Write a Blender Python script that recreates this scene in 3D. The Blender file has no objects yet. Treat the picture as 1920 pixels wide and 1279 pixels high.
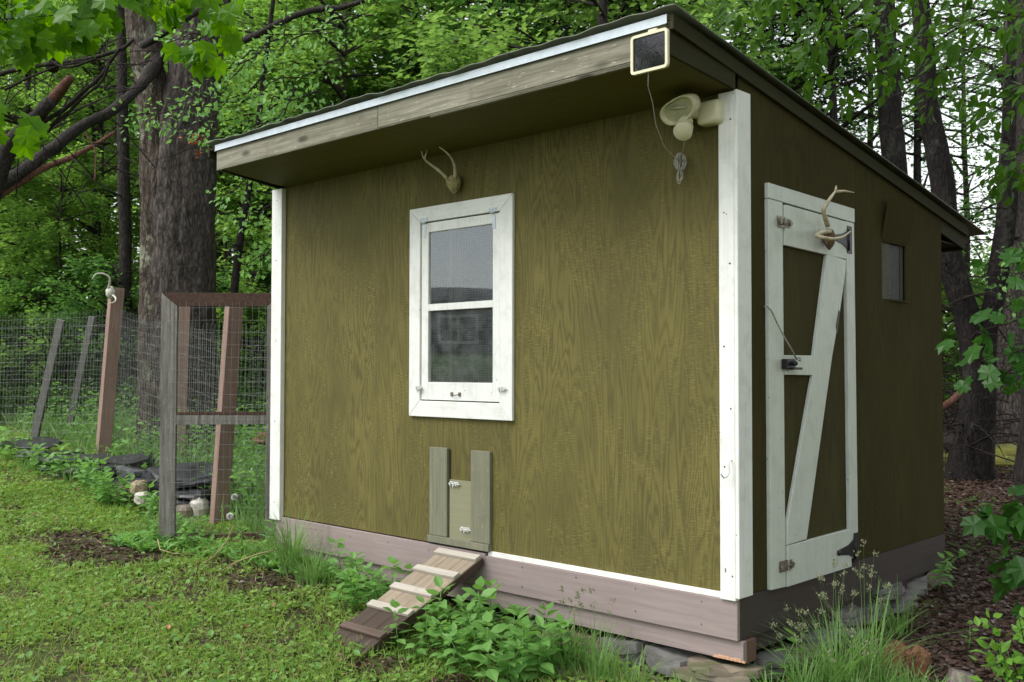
import bpy, math, random
import numpy as np
from mathutils import Vector, Matrix, noise

random.seed(7)
rng = np.random.default_rng(11)
scene = bpy.context.scene
col = scene.collection
R = math.radians

# ------------------------------------------------------------------ camera
CAM = Vector((2.5457, -4.2793, 1.0857))
FPX = 1887.7
YAW, PIT, ROL = -.7584, .0285, .0015
FWD = Vector((math.sin(YAW)*math.cos(PIT), math.cos(YAW)*math.cos(PIT), math.sin(PIT)))
r0 = Vector((math.cos(YAW), -math.sin(YAW), 0))
u0 = r0.cross(FWD)
RGT = r0*math.cos(ROL) + u0*math.sin(ROL)
UPV = -r0*math.sin(ROL) + u0*math.cos(ROL)
cd = bpy.data.cameras.new('camera')
cam = bpy.data.objects.new('camera', cd)
col.objects.link(cam)
cam.matrix_world = Matrix(((RGT.x, UPV.x, -FWD.x, CAM.x), (RGT.y, UPV.y, -FWD.y, CAM.y), (RGT.z, UPV.z, -FWD.z, CAM.z), (0, 0, 0, 1)))
cd.sensor_width = 36
cd.lens = 36*FPX/1920
cd.clip_end = 1500
cd.clip_start = .05
cd.dof.use_dof = True
cd.dof.focus_distance = 5.6
cd.dof.aperture_fstop = 7.0
scene.camera = cam

# ------------------------------------------------------------------ light
SUN_EL, SUN_AZ = R(52), R(205)          # azimuth clockwise from +y
w = bpy.data.worlds.new('World')
scene.world = w
w.use_nodes = True
nt = w.node_tree
bg = nt.nodes['Background']
sky = nt.nodes.new('ShaderNodeTexSky')
sky.sky_type = 'NISHITA'
sky.sun_disc = False
sky.sun_elevation = SUN_EL
sky.sun_rotation = SUN_AZ
sky.dust_density = 1.5
sky.air_density = 1.4
hs = nt.nodes.new('ShaderNodeHueSaturation')      # a white overcast sky
hs.inputs['Saturation'].default_value = .18
nt.links.new(sky.outputs[0], hs.inputs['Color'])
nt.links.new(hs.outputs[0], bg.inputs[0])
bg.inputs[1].default_value = .15
sl = bpy.data.lights.new('sun', 'SUN')
sl.energy = 1.5
sl.angle = R(30)
sl.color = (1, .97, .92)
so = bpy.data.objects.new('sun', sl)
col.objects.link(so)
sd = Vector((math.sin(SUN_AZ)*math.cos(SUN_EL), math.cos(SUN_AZ)*math.cos(SUN_EL), math.sin(SUN_EL)))
so.rotation_euler = sd.to_track_quat('Z', 'Y').to_euler()
so.location = sd*20
vs = scene.view_settings
vs.view_transform = 'Standard'
vs.look = 'None'
vs.gamma = 1
vs.use_curve_mapping = False
vs.exposure = 0.95
scene.render.engine = 'CYCLES'
scene.cycles.use_denoising = True
scene.cycles.max_bounces = 7
scene.cycles.diffuse_bounces = 4
scene.cycles.transmission_bounces = 5
scene.cycles.transparent_max_bounces = 8
scene.cycles.caustics_reflective = False
scene.cycles.caustics_refractive = False

# ------------------------------------------------------------------ helpers
def at(px, py, d):
    """world point seen at (px, py) of the 1920 px picture, d metres deep"""
    return CAM + (FWD + RGT*((px-960)/FPX) - UPV*((py-639.5)/FPX))*d

def proj(P):
    v = Vector(P)-CAM
    d = v.dot(FWD)
    if d < .1: return (-9999, -9999, d)
    return (960+FPX*v.dot(RGT)/d, 639.5-FPX*v.dot(UPV)/d, d)

CP = np.array([(.2,-.2,-.46),(-.9,-.4,-.47),(-1.9,-.95,-.43),(-3,-.4,-.36),(-4,-.1,-.28),(-4.9,-.42,-.29),(-4.2,.2,-.27),(-5.3,.33,-.27),
  (-8.8,.86,.08),(-14.4,1.8,.28),(-10,.35,.08),(-2.66,-2.4,-.46),(1,.7,-.42),(.3,2.6,-.31),(-1.3,6.6,-.05),(-2.1,10.6,.1),(-9.3,2.2,.25),
  (-12,9,.7),(-20,5,.9),(-5,9,.3),(-6,20,.6),(-25,15,1.3),(2.5,-4.3,-.5),(5,0,-.45),(6,8,-.2),(8,-10,-.5),(-4,-7,-.45),(-10,-4,-.15),
  (-15,-12,.75),(-20,-17,1.35),(-26,-22,1.75),(-20,-5,.5),(-2,2,-.35),(-6.5,-1.5,-.3),(3,20,.2),(15,10,-.1)], float)
def _fit():
    n = len(CP)
    D = np.linalg.norm(CP[:, None, :2]-CP[None, :, :2], axis=2)
    A = np.zeros((n+3, n+3))
    A[:n, :n] = D
    A[:n, :n] -= np.eye(n)*.15
    A[:n, n] = 1; A[:n, n+1:] = CP[:, :2]
    A[n, :n] = 1; A[n+1:, :n] = CP[:, :2].T
    return np.linalg.solve(A, np.concatenate([CP[:, 2], [0, 0, 0]]))
CO = _fit()
def gz(x, y):
    x = np.asarray(x, float); y = np.asarray(y, float)
    cx, cy = x+4, y
    r = np.hypot(cx, cy)
    s = np.minimum(1, 33/np.maximum(r, 1e-6))
    x2, y2 = cx*s-4, cy*s
    z = CO[-3]+CO[-2]*x2+CO[-1]*y2
    for (px, py, _), c in zip(CP, CO):
        z = z + c*np.hypot(x2-px, y2-py)
    return z + .012*np.sin(x*3.1+y*1.7)*np.sin(y*2.3-x*.9)
def g(x, y): return float(gz(x, y))
def gp(px, d):
    """point of the ground straight below the column px at depth d"""
    p = at(px, 700, d)
    return Vector((p.x, p.y, g(p.x, p.y)))

class MB:
    def __init__(s): s.v = []; s.f = []; s.m = []; s.sm = []
    def add(s, vs, fs, mi=0, smooth=False):
        b = len(s.v)
        s.v += [tuple(v) for v in vs]
        s.f += [tuple(b+i for i in f) for f in fs]
        s.m += [mi]*len(fs); s.sm += [smooth]*len(fs)
        return s
    def box(s, x0, x1, y0, y1, z0, z1, mi=0):
        return s.add([(x0,y0,z0),(x1,y0,z0),(x1,y1,z0),(x0,y1,z0),(x0,y0,z1),(x1,y0,z1),(x1,y1,z1),(x0,y1,z1)],
                     [(0,3,2,1),(4,5,6,7),(0,1,5,4),(1,2,6,5),(2,3,7,6),(3,0,4,7)], mi)
    def obox(s, c, ax, ay, az, mi=0):
        """box by centre and three half-axis vectors"""
        c, ax, ay, az = map(Vector, (c, ax, ay, az))
        P = [c+i*ax+j*ay+k*az for k in (-1, 1) for i, j in ((-1,-1),(1,-1),(1,1),(-1,1))]
        return s.add(P, [(0,3,2,1),(4,5,6,7),(0,1,5,4),(1,2,6,5),(2,3,7,6),(3,0,4,7)], mi)
    def prism(s, poly, ext, mi=0):
        n = len(poly); e = Vector(ext)
        P = [Vector(p) for p in poly]
        return s.add(P+[p+e for p in P], [tuple(range(n))[::-1], tuple(range(n, 2*n))]+[(i, (i+1) % n, n+(i+1) % n, n+i) for i in range(n)], mi)
    def tube(s, path, rad, n=8, mi=0, cap=True, jit=0):
        P = [Vector(p) for p in path]
        if not hasattr(rad, '__len__'): rad = [rad]*len(P)
        vs = []; prev = None
        for i, p in enumerate(P):
            t = (P[min(i+1, len(P)-1)]-P[max(i-1, 0)]).normalized()
            if prev is None:
                a = t.orthogonal().normalized()
            else:
                a = (prev-t*prev.dot(t)).normalized()
            prev = a
            b = t.cross(a)
            for k in range(n):
                th = 2*math.pi*k/n
                rr = rad[i]*(1+(random.uniform(-jit, jit) if jit else 0))
                vs.append(p+(a*math.cos(th)+b*math.sin(th))*rr)
        fs = [(i*n+k, i*n+(k+1) % n, (i+1)*n+(k+1) % n, (i+1)*n+k) for i in range(len(P)-1) for k in range(n)]
        if cap:
            fs += [tuple(range(n))[::-1], tuple((len(P)-1)*n+k for k in range(n))]
        return s.add(vs, fs, mi, True)
    def obj(s, name, mat, parent=None, bevel=0, seg=1, mesh_only=False):
        me = bpy.data.meshes.new(name)
        me.from_pydata(s.v, [], s.f)
        mats = mat if isinstance(mat, (list, tuple)) else [mat]
        for m in mats: me.materials.append(m)
        me.polygons.foreach_set('material_index', s.m)
        me.polygons.foreach_set('use_smooth', s.sm)
        me.update()
        if mesh_only: return me
        o = bpy.data.objects.new(name, me)
        col.objects.link(o)
        if parent: put(o, parent)
        if bevel:
            b = o.modifiers.new('bevel', 'BEVEL'); b.width = bevel; b.segments = seg; b.limit_method = 'ANGLE'
        return o

def wpos(o):
    m = Matrix.LocRotScale(o.location, o.rotation_euler, o.scale)
    return (wpos(o.parent) @ o.matrix_parent_inverse @ m) if o.parent else m
def put(o, parent):
    """parent without moving"""
    o.parent = parent
    o.matrix_parent_inverse = wpos(parent).inverted()
def empty(name, loc, label, cat, group=None):
    o = bpy.data.objects.new(name, None)
    o.empty_display_size = .1
    o.location = loc
    col.objects.link(o)
    return tag(o, label, cat, group)
def tag(o, label=None, cat=None, group=None, kind=None):
    if label: o['label'] = label
    if cat: o['category'] = cat; o['kind'] = 'thing'
    if group: o['group'] = group
    if kind: o['kind'] = kind
    return o
def inst(name, me, parent=None, M=None):
    o = bpy.data.objects.new(name, me)
    if M is not None: o.matrix_local = M
    col.objects.link(o)
    if parent is not None: o.parent = parent
    return o

def fast_mesh(name, V, F, mat, smooth=False):
    """V (n,3); F (m,k) all faces of the same size"""
    me = bpy.data.meshes.new(name)
    m, k = F.shape
    me.vertices.add(len(V)); me.vertices.foreach_set('co', V.astype(np.float32).ravel())
    me.loops.add(m*k); me.loops.foreach_set('vertex_index', F.astype(np.int32).ravel())
    me.polygons.add(m)
    me.polygons.foreach_set('loop_start', np.arange(0, m*k, k, dtype=np.int32))
    me.polygons.foreach_set('use_smooth', np.full(m, smooth))
    me.materials.append(mat)
    me.update(calc_edges=True)
    return me

# leaf templates: (verts, tri faces); base at origin, tip towards +y, normal +z
T_SMALL = (np.array([(0,0,0),(-.32,.45,.08),(0,1,0),(.32,.45,.08)]), np.array([(0,2,1),(0,3,2)]))
T_OVAL = (np.array([(0,0,0),(-.24,.25,.05),(-.27,.55,.06),(0,1,-.08),(.27,.55,.06),(.24,.25,.05),(0,.4,0)]),
          np.array([(0,6,1),(1,6,2),(2,6,3),(3,6,4),(4,6,5),(5,6,0)]))
T_MAPLE = (np.array([(0,0,0),(-.34,.00,.0),(-.38,.22,.04),(-.60,.42,-.02),(-.44,.55,.04),(-.40,.76,.0),(-.20,.70,.04),(0,1,-.10),
                     (.20,.70,.04),(.40,.76,0),(.44,.55,.04),(.60,.42,-.02),(.38,.22,.04),(.34,.00,0),(0,.40,-.02)]),
           np.array([(14,i+1,i) for i in range(13)]+[(14,0,13)]))
T_BLADE = (np.array([(-.03,0,0),(.03,0,0),(.022,.55,.06),(-.022,.55,.06),(0,1,.28)]), np.array([(0,1,2),(0,2,3),(3,2,4)]))

def cloud(name, tmpl, pos, dirv, nrm, size, mat):
    T, F = tmpl
    d = dirv/np.maximum(np.linalg.norm(dirv, axis=1, keepdims=True), 1e-9)
    x = np.cross(d, nrm); x /= np.maximum(np.linalg.norm(x, axis=1, keepdims=True), 1e-9)
    n = np.cross(x, d)
    V = pos[:, None, :] + size[:, None, None]*(T[None, :, 0, None]*x[:, None]+T[None, :, 1, None]*d[:, None]+T[None, :, 2, None]*n[:, None])
    k = len(T)
    FF = (F[None]+(np.arange(len(pos))*k)[:, None, None]).reshape(-1, 3)
    return fast_mesh(name, V.reshape(-1, 3), FF, mat)

# ------------------------------------------------------------------ materials
class N:
    """tiny node-graph helper"""
    def __init__(s, name):
        s.m = bpy.data.materials.new(name); s.m.use_nodes = True
        s.t = s.m.node_tree; s.t.nodes.clear()
        s.out = s.t.nodes.new('ShaderNodeOutputMaterial')
    def n(s, typ, props=None, **ins):
        nd = s.t.nodes.new('ShaderNode'+typ)
        for k, v in (props or {}).items(): setattr(nd, k, v)
        for k, v in ins.items():
            key = int(k[1:]) if k[0] == '_' and k[1:].isdigit() else k.replace('_', ' ')
            s.set(nd.inputs[key], v)
        return nd
    def set(s, sock, v):
        if isinstance(v, bpy.types.NodeSocket): s.t.links.new(v, sock)
        elif isinstance(v, (tuple, list)) and len(v) == 3 and sock.type == 'RGBA': sock.default_value = (*v, 1)
        else: sock.default_value = v
    def math(s, op, a, b=0., c=None, clamp=False):
        nd = s.n('Math', dict(operation=op, use_clamp=clamp), _0=a, _1=b)
        if c is not None: s.set(nd.inputs[2], c)
        return nd.outputs[0]
    def co(s, scale=(1, 1, 1), rnd=0., kind='Object'):
        tc = s.n('TexCoord')
        v = tc.outputs[kind]
        if rnd:
            oi = s.n('ObjectInfo')
            r = s.math('MULTIPLY', oi.outputs['Random'], rnd)
            v = s.n('VectorMath', dict(operation='ADD'), _0=v, _1=r).outputs[0]
        return s.n('Mapping', Vector=v, Scale=scale).outputs[0]
    def noise(s, vec, scale=5., detail=3., rough=.5, dist=0.):
        return s.n('TexNoise', Vector=vec, Scale=scale, Detail=detail, Roughness=rough, Distortion=dist).outputs[0]
    def ramp(s, fac, stops):
        nd = s.n('ValToRGB', _0=fac)
        e = nd.color_ramp.elements
        while len(e) < len(stops): e.new(.5)
        for el, (p, c) in zip(e, stops):
            el.position = p
            el.color = (*(c if isinstance(c, (tuple, list)) else (c, c, c)), 1)
        return nd.outputs[0]
    def mix(s, fac, a, b, mode='MIX'):
        nd = s.n('Mix', dict(data_type='RGBA', blend_type=mode))
        s.set(nd.inputs[0], fac); s.set(nd.inputs[6], a); s.set(nd.inputs[7], b)
        return nd.outputs[2]
    def bump(s, h, strength=.3, dist=.01, prev=None):
        nd = s.n('Bump', Strength=strength, Distance=dist, Height=h)
        if prev is not None: s.set(nd.inputs['Normal'], prev)
        return nd.outputs[0]
    def done(s, color, rough=.6, normal=None, metal=0., spec=.5, **kw):
        p = s.n('BsdfPrincipled')
        s.set(p.inputs['Base Color'], color); s.set(p.inputs['Roughness'], rough)
        s.set(p.inputs['Metallic'], metal); s.set(p.inputs['Specular IOR Level'], spec)
        if normal is not None: s.set(p.inputs['Normal'], normal)
        for k, v in kw.items(): s.set(p.inputs[k.replace('_', ' ')], v)
        s.t.links.new(p.outputs[0], s.out.inputs[0])
        return s.m

def plain(name, c, rough=.5, metal=0., var=.25, spec=.5, sc=20.):
    a = N(name)
    nz = a.noise(a.co(), sc, 4, .6)
    f = a.n('MapRange', _0=nz, _1=.3, _2=.7, _3=1-var, _4=1+var).outputs[0]
    cc = a.n('VectorMath', dict(operation='SCALE'), _0=(*c,), Scale=f).outputs[0]
    return a.done(cc, rough, a.bump(nz, .15, .002), metal, spec)

def plywood(name, lo, hi, gold, wear=.5, freq=26., rough=.7, spec=.15):
    """stained rough plywood on a vertical wall: cathedral grain, cross checks, worn flecks"""
    a = N(name)
    rnd = 13.
    base = a.co((1, 1, 1), rnd)
    xy = a.n('SeparateXYZ', _0=base)
    u = a.math('ADD', xy.outputs[0], xy.outputs[1])        # runs along either wall
    def vec(sx, sz, off=0.):
        return a.n('CombineXYZ', _0=a.math('MULTIPLY', u, sx), _1=off, _2=a.math('MULTIPLY', xy.outputs[2], sz)).outputs[0]
    field = a.noise(vec(3.0, .36), 1., 4., .5, .35)
    wob = a.noise(vec(60., 14.), 1., 4., .65)
    ph = a.math('ADD', a.math('MULTIPLY', field, freq*6.283), a.math('MULTIPLY', wob, 1.9))
    band = a.math('MULTIPLY_ADD', a.math('SINE', ph), .5, .5)
    band = a.math('POWER', band, .7)
    amp = a.n('MapRange', _0=a.noise(vec(3., 1.1, 4.), 1., 2.), _1=.35, _2=.62, _3=.05, _4=1.).outputs[0]
    streak = a.noise(vec(170., 5.), 1., 4., .65)
    check = a.noise(vec(22., 210.), 1., 2., .6)
    ck = a.n('MapRange', _0=check, _1=.52, _2=.64, _3=0., _4=1.).outputs[0]
    ckm = a.n('MapRange', _0=a.noise(vec(5., 2.5, 9.), 1., 3.), _1=.42, _2=.62, _3=0., _4=1.).outputs[0]
    ck = a.math('MULTIPLY', ck, ckm)
    big = a.noise(vec(1.3, 1.0, 2.), 1., 4., .6)
    c = a.mix(a.n('MapRange', _0=big, _1=.35, _2=.65, _3=0., _4=1.).outputs[0], lo, hi)
    c = a.mix(a.math('MULTIPLY', a.math('MULTIPLY', band, amp), .60*wear), c, gold)
    c = a.mix(a.math('MULTIPLY', a.math('POWER', a.math('SUBTRACT', 1., band), 2.), .20*wear), c, tuple(.5*k for k in lo))
    c = a.mix(a.n('MapRange', _0=streak, _1=.35, _2=.7, _3=0., _4=.30).outputs[0], c, tuple(.70*k for k in lo))
    c = a.mix(a.math('MULTIPLY', ck, .5*wear), c, tuple(1.25*k for k in gold))
    fl = a.noise(vec(95., 60., 5.), 1., 2., .5)
    flm = a.n('MapRange', _0=fl, _1=.74, _2=.78, _3=0., _4=.7).outputs[0]
    c = a.mix(a.math('MULTIPLY', flm, wear), c, (.42, .38, .25))
    h = a.math('ADD', a.math('MULTIPLY', a.math('MULTIPLY', band, amp), .5), a.math('ADD', a.math('MULTIPLY', streak, .5), a.math('MULTIPLY', ck, -.6)))
    return a.done(c, rough, a.bump(h, .45, .0025), spec=spec)

def wood(name, c1, c2, axis='z', fleck=None, rough=.7, sc=1., bump=.35, knots=None, dirt=None):
    """board with grain along one object axis"""
    a = N(name)
    L = {'x': (2.2, 45, 45), 'y': (45, 2.2, 45), 'z': (45, 45, 2.2)}[axis]
    v = a.co(tuple(k*sc for k in L), 31.)
    n1 = a.noise(v, 1., 4., .62, .4)
    c = a.ramp(n1, [(.28, c2), (.62, c1)])
    v2 = a.co((3, 3, 3), 17.)
    n2 = a.noise(v2, 1.3, 4., .6)
    c = a.mix(a.n('MapRange', _0=n2, _1=.35, _2=.7, _3=0., _4=.35).outputs[0], c, c2)
    if fleck is not None:
        L3 = {'x': (14, 120, 120), 'y': (120, 14, 120), 'z': (120, 120, 14)}[axis]
        n3 = a.noise(a.co(L3, 5.), 1., 2., .6)
        c = a.mix(a.n('MapRange', _0=n3, _1=.66, _2=.72, _3=0., _4=.8).outputs[0], c, fleck)
    if knots is not None:
        L4 = {'x': (3.2, 9, 9), 'y': (9, 3.2, 9), 'z': (9, 9, 3.2)}[axis]
        vo = a.n('TexVoronoi', Vector=a.co(L4, 9.), Scale=1.)
        c = a.mix(a.n('MapRange', _0=vo.outputs[0], _1=.10, _2=.24, _3=.85, _4=0.).outputs[0], c, knots)
    if dirt is not None:
        n5 = a.noise(a.co((7, 7, 7), 3.), 1., 6., .7)
        c = a.mix(a.n('MapRange', _0=n5, _1=.55, _2=.72, _3=0., _4=.5).outputs[0], c, dirt)
    return a.done(c, rough, a.bump(n1, bump, .003), spec=.3)

def paint(name, c, chip, amount=.03, rough=.42, axis='z', grime=(.35, .36, .30)):
    a = N(name)
    L = {'x': (4, 60, 60), 'y': (60, 4, 60), 'z': (60, 60, 4)}[axis]
    n1 = a.noise(a.co(L, 23.), 1., 4., .6)
    n2 = a.noise(a.co((9, 9, 9), 7.), 1., 6., .68)
    vv = a.n('TexVoronoi', Vector=a.co((11, 11, 11), 3.), Scale=1.)
    cc = a.mix(a.n('MapRange', _0=n2, _1=.48, _2=.78, _3=0., _4=.42).outputs[0], c, grime)
    cc = a.mix(a.n('MapRange', _0=n1, _1=.4, _2=.75, _3=0., _4=.26).outputs[0], cc, tuple(.55*k for k in c))
    cc = a.mix(a.n('MapRange', _0=a.noise(a.co((30, 30, 12), 11.), 1., 3., .6), _1=.73-amount, _2=.755-amount, _3=0., _4=.85).outputs[0], cc, chip)
    cc = a.mix(a.n('MapRange', _0=vv.outputs[0], _1=.035, _2=.055, _3=.75, _4=0.).outputs[0], cc, (.10, .09, .07))
    return a.done(cc, rough, a.bump(a.math('ADD', n1, a.math('MULTIPLY', n2, .6)), .22, .002), spec=.45)

def leafmat(name, c1, c2, trans=.45, rough=.38, dead=None):
    a = N(name)
    gi = a.n('NewGeometry').outputs['Random Per Island']
    oi = a.n('ObjectInfo').outputs['Random']
    r = a.math('FRACT', a.math('ADD', gi, oi))
    n1 = a.noise(a.co((1, 1, 1), 0), .9, 2., .5)
    f = a.math('ADD', a.math('MULTIPLY', r, .65), a.math('MULTIPLY', n1, .4), clamp=True)
    c = a.mix(f, c1, c2)
    if dead is not None:
        c = a.mix(a.n('MapRange', _0=r, _1=.955, _2=.96, _3=0., _4=1.).outputs[0], c, dead)
    p = a.n('BsdfPrincipled')
    a.set(p.inputs['Base Color'], c); a.set(p.inputs['Roughness'], rough); a.set(p.inputs['Specular IOR Level'], .22)
    tr = a.n('BsdfTranslucent')
    hs = a.n('HueSaturation', Hue=.485, Saturation=1.12, Value=1.5, Color=c)
    a.set(tr.inputs[0], hs.outputs[0])
    mx = a.n('MixShader', _0=trans)
    a.t.links.new(p.outputs[0], mx.inputs[1]); a.t.links.new(tr.outputs[0], mx.inputs[2])
    a.t.links.new(mx.outputs[0], a.out.inputs[0])
    return a.m

def bark(name, c1, c2, lichen=None, sc=1.):
    a = N(name)
    v = a.co((16*sc, 16*sc, 3.6*sc), 5.)
    n0 = a.noise(v, 1., 8., .74, .8)
    warp = a.n('TexNoise', Vector=a.co((6*sc, 6*sc, 3*sc), 5.), Scale=2., Detail=4.).outputs[1]
    vv = a.n('VectorMath', dict(operation='MULTIPLY_ADD'), _0=warp, _1=(2.6, 2.6, 1.6), _2=a.co((26*sc, 26*sc, 7*sc), 5.)).outputs[0]
    vo = a.n('TexVoronoi', dict(feature='DISTANCE_TO_EDGE'), Vector=vv, Scale=1.).outputs[0]
    h = a.math('ADD', a.math('MULTIPLY', a.n('MapRange', _0=vo, _1=0., _2=.3, _3=0., _4=1.).outputs[0], .32), n0)
    c = a.ramp(h, [(.40, c2), (.86, c1)])
    if lichen is not None:
        n2 = a.noise(a.co((3.2, 3.2, 2.2), 9.), 1., 7., .72)
        c = a.mix(a.n('MapRange', _0=n2, _1=.56, _2=.62, _3=0., _4=.7).outputs[0], c, lichen)
    return a.done(c, .85, a.bump(h, .8, .03), spec=.2)

def stone(name, c1, c2, sc=6., moss=None, rough=.6):
    a = N(name)
    n1 = a.noise(a.co((1, 1, 2.5), 21.), sc, 6., .65, .3)
    c = a.ramp(n1, [(.32, c2), (.68, c1)])
    if moss is not None:
        c = a.mix(a.n('MapRange', _0=a.noise(a.co((1, 1, 1), 3.), 5., 5.), _1=.54, _2=.62, _3=0., _4=.8).outputs[0], c, moss)
    return a.done(c, rough, a.bump(n1, .6, .012), spec=.4)

M = {}
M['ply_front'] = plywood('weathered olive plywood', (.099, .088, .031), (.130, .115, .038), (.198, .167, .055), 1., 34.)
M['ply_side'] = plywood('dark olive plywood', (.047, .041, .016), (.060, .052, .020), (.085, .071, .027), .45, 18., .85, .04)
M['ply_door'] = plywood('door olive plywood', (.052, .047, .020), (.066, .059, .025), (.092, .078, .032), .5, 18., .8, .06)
M['soffit'] = wood('olive soffit stain', (.125, .105, .024), (.098, .082, .018), 'x', bump=.15, dirt=(.06, .05, .012))
M['fascia'] = wood('weathered fascia board', (.27, .26, .20), (.10, .095, .06), 'x', fleck=(.50, .44, .34), knots=(.035, .03, .018), dirt=(.11, .085, .04))
M['rake'] = wood('dark olive stained board', (.036, .034, .012), (.026, .025, .009), 'y', bump=.2, rough=.9)
M['white_z'] = paint('white paint upright', (.80, .81, .78), (.45, .38, .30), .0, axis='z')
M['white_x'] = paint('white paint level', (.80, .81, .78), (.45, .38, .30), .0, axis='x')
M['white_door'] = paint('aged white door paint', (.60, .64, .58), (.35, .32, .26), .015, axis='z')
M['white_edge'] = paint('white primer strip', (.85, .84, .80), (.6, .35, .25), .03, axis='x')
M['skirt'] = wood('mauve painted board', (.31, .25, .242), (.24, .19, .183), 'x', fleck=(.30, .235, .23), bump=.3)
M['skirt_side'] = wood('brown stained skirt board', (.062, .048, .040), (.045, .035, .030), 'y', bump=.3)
M['skid'] = wood('red brown skid beam', (.17, .095, .07), (.12, .065, .05), 'z', bump=.3)
M['raw'] = wood('splintered raw wood', (.66, .42, .28), (.45, .25, .15), 'x')
M['grey_board'] = wood('grey green stained trim board', (.215, .215, .155), (.15, .148, .10), 'z', fleck=(.36, .27, .14), dirt=(.10, .095, .06))
M['slide'] = wood('pale olive sliding hatch', (.26, .255, .165), (.215, .21, .13), 'x', bump=.12)
M['ramp_new'] = wood('pale plywood ramp', (.34, .28, .205), (.22, .175, .13), 'y', fleck=(.2, .14, .09), dirt=(.19, .13, .08))
M['ramp_wet'] = wood('wet dark plywood ramp', (.080, .055, .042), (.045, .031, .024), 'y', dirt=(.035, .022, .018), rough=.4)
M['cleat'] = wood('weathered cleat', (.50, .46, .40), (.36, .32, .27), 'x', dirt=(.25, .20, .16))
M['cleat_wet'] = wood('wet dark cleat', (.13, .09, .072), (.075, .052, .04), 'x')
M['grey_wood'] = wood('silver grey weathered wood', (.255, .24, .22), (.075, .068, .060), 'z', fleck=(.40, .38, .35), dirt=(.08, .07, .06), bump=.7)
M['brown_wood'] = wood('dark brown weathered rail', (.085, .045, .03), (.032, .017, .012), 'x', fleck=(.28, .13, .06), bump=.7)
M['post_pink'] = wood('faded pink brown post', (.30, .20, .165), (.20, .13, .105), 'z', dirt=(.16, .10, .08))
M['post_dark'] = wood('dark grey far post', (.20, .195, .185), (.13, .125, .118), 'z')
M['screen'] = plain('pale screen wire', (.30, .30, .29), .6, 0.)
M['wire'] = plain('galvanized wire', (.30, .31, .30), .5, .3)
M['galv'] = plain('galvanized strip', (.50, .56, .60), .42, .35, .08)
M['zinc'] = plain('bright zinc hardware', (.75, .75, .72), .35, .45, .2, sc=60.)
M['zinc_dark'] = plain('tarnished bolt', (.22, .20, .16), .45, .6, .4, sc=60.)
M['black'] = plain('black iron', (.012, .012, .014), .45, .3)
M['roof'] = plain('grey green corrugated roofing', (.085, .10, .068), .6, .0, .35, sc=5.)
M['beige'] = plain('yellowed beige plastic', (.66, .63, .44), .4, 0., .06)
M['solar'] = plain('black solar cell', (.006, .005, .008), .03, 0., .1, .5)
M['bone'] = plain('bleached bone', (.50, .44, .30), .6, 0., .3, sc=30.)
M['bone_pale'] = plain('pale antler', (.55, .53, .46), .55, 0., .2, sc=30.)
M['moss_bone'] = plain('mossy skull plate', (.28, .25, .11), .8, 0., .55, sc=50.)
M['fur'] = plain('dark dried scalp', (.14, .085, .05), .9, 0., .6, sc=60.)
M['rope'] = plain('grey cord', (.34, .33, .29), .8, 0., .3, sc=80.)
M['cord'] = plain('thin brown cord', (.17, .15, .11), .8, 0., .3, sc=80.)
M['inside'] = plain('dim interior board', (.05, .045, .035), .9)
M['bark_big'] = bark('maple bark grey brown', (.125, .105, .095), (.022, .018, .017), sc=.9)
M['bark_lichen'] = bark('lichen spotted bark', (.125, .098, .08), (.032, .024, .02), lichen=(.30, .33, .24), sc=.9)
M['bark_dark'] = bark('dark wet bark', (.05, .042, .038), (.012, .01, .009), sc=1.2)
M['bark_pine'] = bark('pine bark', (.024, .019, .018), (.005, .0045, .0045), lichen=(.045, .045, .038), sc=1.)
M['bark_red'] = bark('broken red bark', (.22, .10, .07), (.05, .025, .02), sc=2.)
M['twig'] = bark('dark twig bark', (.045, .035, .03), (.016, .012, .01), sc=4.)
M['slate'] = stone('dark wet slate', (.060, .060, .066), (.016, .016, .019), 5., rough=.38)
M['slate_grey'] = stone('grey foundation slab', (.22, .215, .205), (.085, .08, .075), 4.)
M['rock_brown'] = stone('brown foundation rock', (.24, .20, .15), (.10, .08, .06), 4., moss=(.10, .11, .05))
M['rock_white'] = stone('pale quartz stone', (.60, .56, .50), (.36, .33, .29), 6.)
M['rock_tan'] = stone('tan cobble', (.36, .29, .19), (.2, .155, .10), 6.)
M['rot'] = wood('rotten orange stump wood', (.24, .11, .055), (.035, .02, .014), 'z', dirt=(.03, .02, .014), fleck=(.55, .36, .2), sc=.9, bump=.9)
M['leaf_maple'] = leafmat('fresh maple leaf', (.075, .20, .018), (.12, .27, .03), .55, .35)
M['leaf_far'] = leafmat('bright forest leaf', (.09, .20, .05), (.22, .36, .10), .56, .40)
M['leaf_mid'] = leafmat('green forest leaf', (.065, .165, .045), (.135, .27, .075), .55, .38)
M['leaf_beech'] = leafmat('dark beech leaf', (.030, .085, .013), (.068, .155, .024), .5, .35)  # backlit silhouette darkness of these leaves is put into the colour
M['leaf_pine'] = leafmat('hemlock needles', (.018, .055, .018), (.035, .085, .028), .2, .5)
M['leaf_weed'] = leafmat('fresh weed leaf', (.13, .29, .070), (.22, .42, .12), .42, .35)
M['leaf_shrub'] = leafmat('yellow green shrub leaf', (.12, .26, .04), (.18, .36, .06), .45, .4)
M['lawn_leaf'] = leafmat('clover leaf', (.13, .26, .05), (.29, .43, .10), .38, .45, dead=(.28, .20, .10))
M['lawn_blade'] = leafmat('lawn blade', (.15, .28, .055), (.31, .43, .11), .38, .45, dead=(.42, .36, .20))
M['tall_grass'] = leafmat('blue green tall grass', (.12, .25, .065), (.22, .38, .12), .38, .38, dead=(.22, .22, .11))
M['seed'] = leafmat('pale grass seed', (.18, .21, .12), (.26, .28, .17), .3, .6)
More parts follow.
